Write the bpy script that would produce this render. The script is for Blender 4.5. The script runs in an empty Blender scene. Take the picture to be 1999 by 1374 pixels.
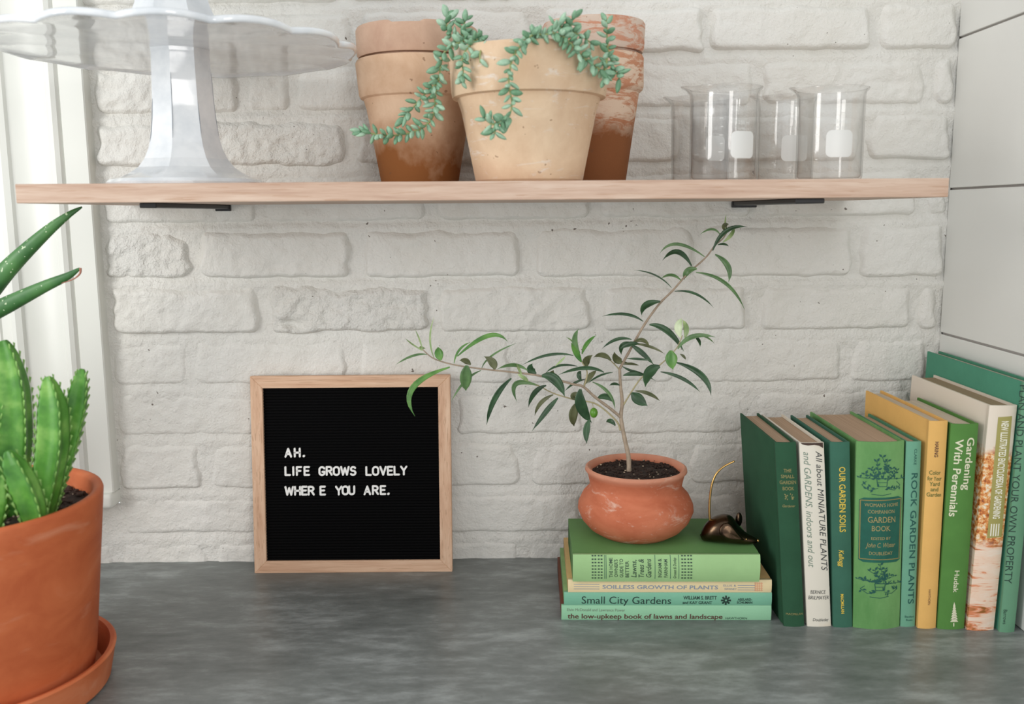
import bpy, bmesh, math, random
import numpy as np
from mathutils import Vector, Matrix
C = bpy.context.scene.collection
scene = bpy.context.scene
PI = math.pi

# ------------------------------------------------------------------ camera
F = 1794.0
CAM = Vector((0, -1.2, 0.4663))
M3 = Matrix.Rotation(-0.0124, 3, 'Z') @ Matrix.Rotation(PI/2-0.1507, 3, 'X') @ Matrix.Rotation(-0.0069, 3, 'Z')
cd = bpy.data.cameras.new('camera'); cam = bpy.data.objects.new('camera', cd); C.objects.link(cam)
cam.matrix_world = Matrix.Translation(CAM) @ M3.to_4x4()
cd.sensor_width = 36; cd.lens = F/1999*36; cd.clip_start = 0.02
cd.dof.use_dof = True; cd.dof.focus_distance = 1.13; cd.dof.aperture_fstop = 5.0
scene.camera = cam

# ------------------------------------------------------------------ light
w = bpy.data.worlds.new('world'); scene.world = w; w.use_nodes = True
bg = w.node_tree.nodes['Background']; bg.inputs[0].default_value = (0.965, 0.985, 1.0, 1); bg.inputs[1].default_value = 0.72
def area(name, loc, target, sx, sy, power, col):
    l = bpy.data.lights.new(name, 'AREA'); l.shape = 'RECTANGLE'; l.size = sx; l.size_y = sy; l.energy = power; l.color = col
    o = bpy.data.objects.new(name, l); C.objects.link(o); o.location = loc
    o.rotation_euler = (Vector(target)-Vector(loc)).to_track_quat('-Z', 'Y').to_euler(); return o
area('window_daylight', (-1.5, -1.15, 0.68), (0.1, -0.05, 0.3), 0.5, 1.1, 11, (1.0, 0.985, 0.96))
area('room_window_daylight', (0.5, -2.3, 0.62), (0.0, 0, 0.3), 0.45, 1.0, 7.5, (1.0, 0.97, 0.94))
vs = scene.view_settings
vs.view_transform = 'Standard'; vs.look = 'None'; vs.gamma = 1.0; vs.exposure = 0.32; vs.use_curve_mapping = False

# ------------------------------------------------------------------ helpers
def ray(px, py):
    return M3 @ Vector(((px-999.5)/F, (687-py)/F, -1))
def at(px, py, X=None, Y=None, Z=None):
    d = ray(px, py)
    if Y is not None: t = (Y-CAM.y)/d.y
    elif Z is not None: t = (Z-CAM.z)/d.z
    else: t = (X-CAM.x)/d.x
    return CAM + d*t
def depth(p):
    return -(M3.transposed() @ (Vector(p)-CAM)).z
def tag(o, label=None, cat=None, group=None, kind=None):
    if label: o['label'] = label
    if cat: o['category'] = cat
    if group: o['group'] = group
    if kind: o['kind'] = kind
    return o
def thing(name, loc, label, cat, group=None):
    o = bpy.data.objects.new(name, None); C.objects.link(o); o.location = loc; o.empty_display_size = 0.02
    return tag(o, label, cat, group)
def root_loc(o):
    v = Vector((0, 0, 0))
    while o is not None:
        v += o.location; o = o.parent
    return v
def link_mesh(name, me, mat, parent=None, smooth=False):
    o = bpy.data.objects.new(name, me); C.objects.link(o)
    if mat is not None and not me.materials: me.materials.append(mat)
    if parent is not None: o.parent = parent
    if smooth:
        me.polygons.foreach_set('use_smooth', [True]*len(me.polygons))
    return o
def part(name, verts, faces, mat, parent=None, smooth=False):
    """verts in world coordinates"""
    r = root_loc(parent) if parent is not None else Vector((0, 0, 0))
    me = bpy.data.meshes.new(name)
    me.from_pydata([(v[0]-r.x, v[1]-r.y, v[2]-r.z) for v in verts], [], faces); me.update()
    return link_mesh(name, me, mat, parent, smooth)
def bm_part(name, bm, mat, parent=None, smooth=False, recalc=True):
    if recalc: bmesh.ops.recalc_face_normals(bm, faces=bm.faces[:])
    r = root_loc(parent) if parent is not None else Vector((0, 0, 0))
    bmesh.ops.translate(bm, verts=bm.verts[:], vec=-r)
    me = bpy.data.meshes.new(name); bm.to_mesh(me); bm.free()
    return link_mesh(name, me, mat, parent, smooth)
def smooth_by_angle(o, deg=35):
    me = o.data
    me.polygons.foreach_set('use_smooth', [True]*len(me.polygons))
    bm = bmesh.new(); bm.from_mesh(me)
    for e in bm.edges:
        if len(e.link_faces) == 2 and e.calc_face_angle(0) > math.radians(deg): e.smooth = False
    bm.to_mesh(me); bm.free(); return o
def add_box(bm, x0, x1, y0, y1, z0, z1, bevel=0.0, seg=2):
    g = bmesh.ops.create_cube(bm, size=1)
    vs_ = g['verts']
    for v in vs_:
        v.co = Vector((x0+(v.co.x+.5)*(x1-x0), y0+(v.co.y+.5)*(y1-y0), z0+(v.co.z+.5)*(z1-z0)))
    if bevel > 0:
        es = list({e for v in vs_ for e in v.link_edges})
        bmesh.ops.bevel(bm, geom=es, offset=bevel, segments=seg, profile=0.5, affect='EDGES')
def box(name, x0, x1, y0, y1, z0, z1, mat, parent=None, bevel=0.0, seg=2):
    bm = bmesh.new(); add_box(bm, x0, x1, y0, y1, z0, z1, bevel, seg)
    return smooth_by_angle(bm_part(name, bm, mat, parent)) if bevel else bm_part(name, bm, mat, parent)
def lathe_data(cx, cy, prof, n=64, lobes=None):
    vs_, fs = [], []
    for r, z in prof:
        for k in range(n):
            a = 2*PI*k/n
            vs_.append((cx+r*math.cos(a), cy+r*math.sin(a), z))
    m = len(prof)
    for i in range(m-1):
        for k in range(n):
            a, b = i*n+k, i*n+(k+1) % n
            fs.append((a, b, b+n, a+n))
    return vs_, fs
def lathe(name, cx, cy, prof, mat, parent, n=64, cap=True, sharp=40):
    vs_, fs = lathe_data(cx, cy, prof, n)
    if cap:
        fs.append(tuple(reversed(range(n)))) if prof[0][0] > 1e-5 else None
    o = part(name, vs_, fs, mat, parent, True)
    return smooth_by_angle(o, sharp)
def catmull(pts, per=6):
    pts = [Vector(p) for p in pts]
    out = []
    for i in range(len(pts)-1):
        p0 = pts[max(i-1, 0)]; p1 = pts[i]; p2 = pts[i+1]; p3 = pts[min(i+2, len(pts)-1)]
        for k in range(per):
            t = k/per
            out.append(0.5*((2*p1)+(p2-p0)*t+(2*p0-5*p1+4*p2-p3)*t*t+(3*p1-p0-3*p2+p3)*t**3))
    out.append(pts[-1]); return out
def tube_data(pts, radii, n=8, cap=True, vs_=None, fs=None):
    vs_ = [] if vs_ is None else vs_; fs = [] if fs is None else fs
    base = len(vs_); m = len(pts)
    up = Vector((0.13, -1, 0.21)).normalized()
    for i, p in enumerate(pts):
        t = (pts[min(i+1, m-1)]-pts[max(i-1, 0)]).normalized()
        a = t.cross(up)
        if a.length < 1e-3: a = t.cross(Vector((1, 0, 0)))
        a.normalize(); b = a.cross(t).normalized(); up = b
        for k in range(n):
            th = 2*PI*k/n; q = p+(a*math.cos(th)+b*math.sin(th))*radii[i]
            vs_.append(tuple(q))
    for i in range(m-1):
        for k in range(n):
            fs.append((base+i*n+k, base+i*n+(k+1) % n, base+(i+1)*n+(k+1) % n, base+(i+1)*n+k))
    if cap:
        fs.append(tuple(base+k for k in reversed(range(n)))); fs.append(tuple(base+(m-1)*n+k for k in range(n)))
    return vs_, fs
def tube(name, pts, radii, mat, parent, n=8):
    vs_, fs = tube_data([Vector(p) for p in pts], radii, n)
    return part(name, vs_, fs, mat, parent, True)

# ------------------------------------------------------------------ noise (numpy)
def vnoise(x, y, seed):
    xi = np.floor(x).astype(np.int64); yi = np.floor(y).astype(np.int64); fx = x-xi; fy = y-yi
    fx = fx*fx*(3-2*fx); fy = fy*fy*(3-2*fy)
    def h(a, b):
        n = (a*374761393 + b*668265263 + seed*2147483647) & 0xffffffff
        n = ((n ^ (n >> 13))*1274126177) & 0xffffffff
        return ((n ^ (n >> 16)) & 0xffff)/65535.0*2-1
    return (h(xi, yi)*(1-fx)+h(xi+1, yi)*fx)*(1-fy)+(h(xi, yi+1)*(1-fx)+h(xi+1, yi+1)*fx)*fy
def fbm(x, y, seed, octs=3, gain=0.5):
    s = 0; a = 1; tot = 0
    for o in range(octs):
        s = s+a*vnoise(x*2**o, y*2**o, seed+o*17); tot += a; a *= gain
    return s/tot

# ------------------------------------------------------------------ materials
def lin(c):
    def f(v):
        v = v/255.0
        return v/12.92 if v <= 0.04045 else ((v+0.055)/1.055)**2.4
    return (f(c[0]), f(c[1]), f(c[2]), 1)
class NT:
    def __init__(s, name, rough=0.5, spec=0.5):
        s.m = bpy.data.materials.new(name); s.m.use_nodes = True
        s.t = s.m.node_tree; s.b = s.t.nodes['Principled BSDF']
        s.b.inputs['Roughness'].default_value = rough; s.b.inputs['Specular IOR Level'].default_value = spec
        s.tc = s.t.nodes.new('ShaderNodeTexCoord')
    def n(s, typ, **kw):
        nd = s.t.nodes.new(typ)
        for k, v in kw.items(): setattr(nd, k, v)
        return nd
    def l(s, a, b): s.t.links.new(a, b)
    def map(s, scale=(1, 1, 1), rot=(0, 0, 0), loc=(0, 0, 0), co='Object'):
        mp = s.n('ShaderNodeMapping'); mp.inputs['Scale'].default_value = scale; mp.inputs['Rotation'].default_value = rot; mp.inputs['Location'].default_value = loc
        s.l(s.tc.outputs[co], mp.inputs[0]); return mp.outputs[0]
    def noise(s, vec, scale, detail=3, rough=0.55, dist=0.0):
        nd = s.n('ShaderNodeTexNoise'); nd.inputs['Scale'].default_value = scale; nd.inputs['Detail'].default_value = detail
        nd.inputs['Roughness'].default_value = rough; nd.inputs['Distortion'].default_value = dist; s.l(vec, nd.inputs[0]); return nd.outputs['Fac']
    def ramp(s, fac, stops):
        r = s.n('ShaderNodeValToRGB'); e = r.color_ramp.elements
        e[0].position, e[0].color = stops[0][0], stops[0][1]; e[1].position, e[1].color = stops[-1][0], stops[-1][1]
        for p, c in stops[1:-1]:
            q = e.new(p); q.color = c
        s.l(fac, r.inputs[0]); return r.outputs[0]
    def mix(s, fac, a, b, blend='MIX'):
        m = s.n('ShaderNodeMix', data_type='RGBA', blend_type=blend)
        for v, i in ((fac, 0), (a, 6), (b, 7)):
            if isinstance(v, (int, float)): m.inputs[i].default_value = v
            elif isinstance(v, tuple): m.inputs[i].default_value = v
            else: s.l(v, m.inputs[i])
        return m.outputs[2]
    def math(s, op, a, b=0.0):
        m = s.n('ShaderNodeMath', operation=op)
        for v, i in ((a, 0), (b, 1)):
            if isinstance(v, (int, float)): m.inputs[i].default_value = v
            else: s.l(v, m.inputs[i])
        return m.outputs[0]
    def col(s, v):
        if isinstance(v, tuple): s.b.inputs['Base Color'].default_value = v
        else: s.l(v, s.b.inputs['Base Color'])
    def bump(s, h, strength=0.3, dist=0.001):
        b = s.n('ShaderNodeBump'); b.inputs['Strength'].default_value = strength; b.inputs['Distance'].default_value = dist
        s.l(h, b.inputs['Height']); s.l(b.outputs[0], s.b.inputs['Normal'])
G = lambda v: (v, v, v, 1)
def plain(name, c, rough=0.5, metal=0.0, var=0.0, vs_=60, bump=0.0, bs=400, coat=0.0):
    t = NT(name, rough); c = lin(c)
    if var:
        n = t.noise(t.map(), vs_, 4)
        d = tuple(x*(1-var) for x in c[:3])+(1,); u = tuple(min(1, x*(1+var)) for x in c[:3])+(1,)
        t.col(t.ramp(n, [(0.3, d), (0.7, u)]))
    else: t.col(c)
    t.b.inputs['Metallic'].default_value = metal
    t.b.inputs['Coat Weight'].default_value = coat
    if bump: t.bump(t.noise(t.map(), bs, 4), bump, 0.0006)
    return t.m
def paint_mat(name, c, rough=0.45, bump=0.9, specks=True):
    t = NT(name, rough, 0.35)
    n = t.noise(t.map(), 9, 4); base = t.ramp(n, [(0.3, lin((c[0]-5, c[1]-6, c[2]-8))), (0.7, lin(c))])
    if specks:
        sp = t.noise(t.map(loc=(3, 1, 2)), 140, 2, 0.5)
        sp2 = t.noise(t.map(loc=(7, 5, 2)), 6, 2, 0.5)
        k = t.math('MULTIPLY', t.math('GREATER_THAN', sp, 0.745), t.math('GREATER_THAN', sp2, 0.52))
        base = t.mix(k, base, lin((120, 112, 104)))
    t.col(base)
    a = t.noise(t.map(), 330, 3, 0.6); b = t.noise(t.map(), 105, 5, 0.62)
    t.bump(t.math('ADD', t.math('MULTIPLY', a, 0.45), b), bump, 0.0024)
    return t.m
brick_mat = paint_mat('painted_brick', (228, 227, 222))
rough_brick_mat = paint_mat('rough_painted_brick', (229, 228, 223), bump=1.6)
mortar_mat = paint_mat('painted_mortar', (229, 228, 223), bump=1.2)
casing_mat = plain('casing_paint', (230, 231, 224), 0.3, var=0.02, vs_=5, bump=0.05, bs=60)
plank_mat = plain('plank_paint', (226, 226, 221), 0.28, var=0.02, vs_=4, bump=0.06, bs=50)
gap_mat = plain('gap_paint', (176, 170, 166), 0.8)
def counter():
    t = NT('counter_stone', 0.36, 0.5)
    a = t.noise(t.map((3, 9, 3)), 1.6, 7, 0.62, 0.6); b = t.noise(t.map((10, 26, 10)), 2.2, 6, 0.7)
    c = t.noise(t.map(), 260, 2)
    m = t.mix(0.5, a, b); base = t.ramp(m, [(0.32, lin((88, 93, 91))), (0.5, lin((120, 125, 123))), (0.68, lin((166, 172, 171)))])
    sp = t.math('GREATER_THAN', c, 0.72); t.col(t.mix(t.math('MULTIPLY', sp, 0.3), base, lin((60, 62, 60))))
    rr = t.n('ShaderNodeMapRange'); rr.inputs[3].default_value = 0.28; rr.inputs[4].default_value = 0.46; t.l(b, rr.inputs[0]); t.l(rr.outputs[0], t.b.inputs['Roughness'])
    t.bump(c, 0.08, 0.0005); return t.m
def wood(name, c1, c2, c3, axis='x', sc=1.0):
    t = NT(name, 0.5, 0.35)
    st = {'x': (0.06, 1, 1), 'z': (1, 1, 0.06)}[axis]
    v = t.map(tuple(q*sc for q in st))
    a = t.noise(v, 190, 5, 0.65, 0.15); b = t.noise(v, 40, 4, 0.6, 0.8)
    col = t.ramp(t.mix(0.5, a, b), [(0.36, lin(c1)), (0.5, lin(c2)), (0.64, lin(c3))])
    p = t.noise(t.map(tuple(q*sc for q in {'x': (0.035, 1, 1), 'z': (1, 1, 0.035)}[axis])), 520, 2)
    col = t.mix(t.math('MULTIPLY', t.math('GREATER_THAN', p, 0.62), 0.4), col, lin((168, 128, 98)))
    t.col(col); t.bump(a, 0.12, 0.0005); return t.m
shelf_mat = wood('shelf_oak', (180, 148, 128), (198, 170, 150), (212, 190, 172))
fr_x = wood('frame_oak_across', (198, 154, 124), (220, 182, 152), (232, 200, 172))
fr_z = wood('frame_oak_upright', (198, 154, 124), (220, 182, 152), (232, 200, 172), 'z')
black_metal = plain('black_metal', (22, 22, 24), 0.45)

# ------------------------------------------------------------------ setting: back wall
ZTOP = 1.0
def course_z(l, r, x):
    a = at(230, l, Y=0); b = at(1780, r, Y=0)
    return a.z+(b.z-a.z)*(x-a.x)/(b.x-a.x)
lines = [(-90, -113), (12, -10), (118, 97), (224, 205), (328, 314), (438, 422), (544, 541), (653, 643), (753, 745), (852, 845), (956, 941), (1043, 1037), (1135, 1128)]
spans = {  # course index -> brick spans in picture px at mid height, protrusion, roughness
 1: [(150, 345), (360, 655), (680, 1000), (1020, 1330), (1345, 1660), (1675, 1880)],
 2: [(150, 345), (362, 686), (702, 1038), (1055, 1372), (1386, 1699), (1713, 1868)],
 3: [(185, 330), (345, 468), (482, 564), (578, 850), (865, 1135), (1150, 1470), (1488, 1806), (1822, 1864)],
 4: [(188, 352), (366, 672), (692, 1010), (1026, 1330), (1346, 1678), (1692, 1857)],
 5: [(200, 498), (514, 830), (850, 1153), (1170, 1470), (1484, 1788), (1804, 1850)],
 6: [(203, 374), (390, 686), (712, 1014), (1045, 1354), (1362, 1665), (1676, 1842)],
 7: [(214, 508), (528, 838), (858, 1153), (1176, 1458), (1482, 1775), (1792, 1832)],
 8: [(218, 366), (378, 677), (698, 996), (1026, 1318), (1336, 1641), (1656, 1812)],
 9: [(225, 520), (534, 872), (890, 1140), (1156, 1456), (1472, 1780)],
 10: [(232, 396), (412, 700), (718, 1014), (1038, 1330), (1344, 1640), (1656, 1800)],
 11: [(238, 522), (536, 836), (852, 1136), (1152, 1444), (1460, 1790)],
 12: [(236, 406), (422, 706), (722, 1012), (1028, 1318), (1334, 1640), (1656, 1790)],
}
bricks = []
rb = random.Random(4)
def add_brick(x0, x1, z0, z1, prot, rough, seed):
    bricks.append((x0, x1, z0, z1, prot, rough, seed))
XR = 0.5812
for c in range(1, 13):
    lt, rt = lines[c-1]; lb, rbm = lines[c]
    ym = (lt+lb+rt+rbm)/4
    for i, (a, b) in enumerate(spans[c]):
        xa = at(a, ym, Y=0).x; xb = at(b, ym, Y=0).x; xm = (xa+xb)/2
        xb = min(xb, XR-0.002)
        zb = course_z(lb, rbm, xm)+0.0005; zt = course_z(lt, rt, xm)-0.0065
        zb = max(zb, -0.02)
        prot = {1: .006, 2: .0075, 3: .0055, 4: .0065, 5: .005, 6: .006, 7: .0065, 8: .0026, 9: .0026, 10: .0032, 11: .0028, 12: .0024}[c]*rb.uniform(.85, 1.4)
        rg = rb.choice([.25, .4, .65]) if c < 8 else .25
        if (c, i) in ((7, 1), (4, 1), (6, 0), (7, 0)): rg = {(7, 1): 1.5, (4, 1): 1.0, (6, 0): 1.1, (7, 0): .5}[(c, i)]
        add_brick(xa, xb, zb, zt, prot, rg, c*31+i)
zc = [course_z(*lines[0], 0)]
for k in range(2):     # two more courses above the picture
    z0 = zc[0]+0.072*k; off = 0.11 if k % 2 else 0
    x = -0.5-off
    while x < XR-0.03:
        xa, xb = max(x, -0.508), min(x+0.205, XR-0.002)
        if xb-xa > 0.03: add_brick(xa, xb, z0+0.0005, z0+0.063, 0.006, 0.3, 700+k*20+int(x*50))
        x += 0.217
sill_z = at(228, 990, Y=-0.02).z
for k in range(3):     # below the window sill, running left behind the pots
    z0 = [-0.02, course_z(*lines[11], -.6), 0][k]; z1 = [course_z(*lines[11], -.6)-.0085, sill_z-0.004, 0][k]
    x = -0.528-(0.09 if k else 0)
    if k == 2 : continue
    while x > -1.25:
        add_brick(x-0.2, x if x < -.53 else -0.528, z0, z1, 0.003, 0.25, 800+k*20+int(-x*50)); x -= 0.212
def field_grid(x0, x1, z0, z1, step):
    nx = max(4, int(round((x1-x0)/step))+1); nz = max(4, int(round((z1-z0)/step))+1)
    X, Z = np.meshgrid(np.linspace(x0, x1, nx), np.linspace(z0, z1, nz)); return X, Z, nx, nz
def grid_faces(nx, nz, base=0):
    i = np.arange(nx*nz).reshape(nz, nx)+base
    return np.stack([i[:-1, :-1], i[:-1, 1:], i[1:, 1:], i[1:, :-1]], -1).reshape(-1, 4)
# mortar
V, Fc = [], []; base = 0
for (x0, x1, z0, z1) in ((-0.5135, XR+0.002, -0.03, zc[0]+0.15), (-1.3, -0.5135, -0.03, sill_z)):
    X, Z, nx, nz = field_grid(x0, x1, z0, z1, 0.0035)
    sl = np.zeros_like(X)
    for ci in range(0, 12):
        zl = course_z(*lines[ci], -.4)+(course_z(*lines[ci], .5)-course_z(*lines[ci], -.4))*(X+.4)/.9+.0012*fbm(X*40, Z*0+ci, 77+ci, 2)
        pr = {1: .006, 2: .0075, 3: .0055, 4: .0065, 5: .005, 6: .006, 7: .0065, 8: .0026, 9: .0026, 10: .0032, 11: .0028, 12: .0024}[ci+1]
        dn = zl-Z
        sl = np.maximum(sl, np.where(dn > 0, np.clip(dn/.006, 0, 1)*np.clip(1-(dn-.009)/.018, 0, 1), 0)*pr*.62)
    Y = -0.0006-sl-0.0011*fbm(X*60, Z*60, 5, 3)-0.0012*fbm(X*14, Z*14, 9, 2)-0.0011*fbm(X*130, Z*130, 11, 2)
    V.append(np.stack([X, Y, Z], -1).reshape(-1, 3)); Fc.append(grid_faces(nx, nz, base)); base += nx*nz
# solid backing so that the wall has depth
wall = part('wall_back', np.concatenate(V).tolist(), np.concatenate(Fc).tolist(), mortar_mat, None, True)
tag(wall, 'white painted brick wall behind the counter and shelf', None, None, 'structure')
box('backing', -0.5135, XR, 0.004, 0.05, -0.03, zc[0]+0.15, mortar_mat, wall)
for (x0, x1, z0, z1, prot, rg, seed) in bricks:
    e = 0.006; X, Z, nx, nz = field_grid(x0-e*.3, x1+e*.3, z0-e*.3, z1+e*.3, 0.0026)
    wob = 0.0034*(1+rg)
    dx0 = X-x0+wob*fbm(Z*45+seed, X*0+seed, seed, 2); dx1 = x1-X+wob*fbm(Z*45+seed*2, X*0, seed+3, 2)
    dz0 = Z-z0+wob*.45*fbm(X*35, Z*0+seed, seed+5, 2); dz1 = z1-Z+wob*1.1*fbm(X*35+seed, Z*0, seed+7, 2)
    rx, rz_ = 0.010, 0.013
    # rounded rectangle distance; the edge is crisp below and slumps softly above, as built-up paint does
    rc = 0.009+0.005*((seed*7) % 5)/5; cw = rc+.0001
    qx = np.maximum(rc-dx0, rc-dx1); qz = np.maximum(rc-dz0, rc-dz1)
    sd = rc-np.sqrt(np.maximum(qx, 0)**2+np.maximum(qz, 0)**2)-np.minimum(np.maximum(qx, qz), 0)
    tt = np.clip((Z-(z0+z1)/2)/((z1-z0)/2), -1, 1); tt = (tt+1)/2; tt = tt*tt*(3-2*tt)
    wd_ = 0.0042*(1-tt)+0.013*tt
    d = np.clip(sd/wd_, -.5, 1); s = np.where(d > 0, d*d*(3-2*d)*.55+.45*np.sqrt(np.clip(d, 0, 1)), d*1.2)
    tilt = (fbm(np.array([seed*1.7]), np.array([.3]), 3, 1)[0])*0.0022*(X-(x0+x1)/2)/max(.05, (x1-x0))
    n1 = fbm(X*22+seed, Z*22, seed+11, 3)*0.0014; n2 = fbm(X*110, Z*110+seed, seed+13, 3)*0.0026*rg+fbm(X*55, Z*55+seed, seed+29, 2)*.0010
    n3 = -np.clip(fbm(X*30+9, Z*40+seed, seed+19, 3)-0.12, 0, 1)*0.010*rg
    Y = 0.0025-(prot+0.003)*s-(n1+n2+n3+tilt)*np.clip(s, 0, 1)
    vv = np.stack([X, Y, Z], -1).reshape(-1, 3)
    part('brick', vv.tolist(), grid_faces(nx, nz).tolist(), rough_brick_mat if rg > .9 else brick_mat, wall, True)

# right wall of horizontal painted planks
rw = tag(box('wall_right', XR+0.0045, XR+0.06, -0.75, 0.05, -0.03, 1.15, gap_mat), 'white horizontal plank wall on the right', None, None, 'structure')
gz = [-0.069, 0.118, 0.3052, 0.4923, 0.6799, 0.867, 1.05]
for k in range(6):
    z0 = gz[k]+0.0014; z1 = gz[k+1]-0.0014
    if k == 0: z0 = 0.0005
    box('plank', XR-0.0005, XR+0.005, -0.75, -0.0035, z0, z1, plank_mat, rw, 0.0007, 1)
# window casing: moulded profile (x, y) extruded upwards
cz0 = at(228, 962, Y=-0.022).z; xe = -0.513
prof = [(0, 0), (0, -0.019), (-0.0015, -0.0205), (-0.030, -0.0205), (-0.0312, -0.019), (-0.034, -0.0235), (-0.039, -0.0262), (-0.0445, -0.0245), (-0.0475, -0.021),
        (-0.055, -0.0185), (-0.066, -0.0165), (-0.078, -0.0158), (-0.090, -0.0172), (-0.0965, -0.0195), (-0.099, -0.0235), (-0.106, -0.0262), (-0.112, -0.0245), (-0.1145, -0.019), (-0.1165, -0.0175), (-0.128, -0.0175), (-0.130, -0.0195), (-0.142, -0.0195), (-0.1435, 0.0), (-0.1435, 0.09), (0, 0.09)]
zt = zc[0]+0.15; V = [(xe+x, y, cz0) for x, y in prof]+[(xe+x, y, zt) for x, y in prof]; n = len(prof)
ca = part('trim_1', V, [(i, (i+1) % n, n+(i+1) % n, n+i) for i in range(n)]+[tuple(range(n)), tuple(reversed(range(n, 2*n)))], casing_mat)
tag(ca, 'white moulded window casing left of the brick wall', None, None, 'structure')
bm = bmesh.new(); bm.from_mesh(ca.data); bmesh.ops.recalc_face_normals(bm, faces=bm.faces[:]); bm.to_mesh(ca.data); bm.free(); smooth_by_angle(ca, 28)
sl = tag(box('trim_2', -1.3, xe+0.001, -0.030, 0.09, sill_z, cz0, casing_mat, None, 0.006, 4), 'white rounded window stool rail under the casing', None, None, 'structure')
# window beyond the casing (mostly outside the frame)
wn = tag(box('window_1', xe-0.172, xe-0.1435, 0.02, 0.075, cz0, zt, casing_mat, None, 0.002, 1), 'white sash window at the left edge', None, None, 'structure')
box('sash_rail', -1.3, xe-0.172, 0.02, 0.06, cz0, cz0+0.05, casing_mat, wn, 0.002, 1)
glass_w = NT('window_glass', 0.02); glass_w.b.inputs['Transmission Weight'].default_value = 1; glass_w.b.inputs['IOR'].default_value = 1.05
box('pane', -1.3, xe-0.172, 0.038, 0.041, cz0+0.05, zt, glass_w.m, wn)

# ------------------------------------------------------------------ countertop
ct = box('countertop', -1.3, XR+0.011, -0.95, 0.003, -0.04, 0.0, counter(), None, 0.0015, 1)
tag(ct, 'dark grey mottled stone countertop running along the brick wall', 'countertop')

# ------------------------------------------------------------------ shelf
sh = thing('wall_shelf', (-0.014, -0.28, 0.4784), 'long pale oak shelf board on black brackets across the brick wall', 'shelf')
SZ = 0.497
box('board', -0.474, 0.446, -0.28, -0.010, 0.4784, SZ, shelf_mat, sh, 0.0006, 1)
for (xl_, xr_) in ((at(272, 405, Y=-0.262).x, at(447, 405, Y=-0.012).x), (at(1432, 400, Y=-0.012).x, at(1610, 396, Y=-0.262).x)):
    bm = bmesh.new(); add_box(bm, xl_, xr_, -0.262, -0.006, 0.4732, 0.4783, 0.0008, 1)
    add_box(bm, xl_-0.001, xr_+0.001, -0.0105, -0.0045, 0.4705, 0.4783, 0.0006, 1)
    bm_part('bracket', bm, black_metal, sh)

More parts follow.
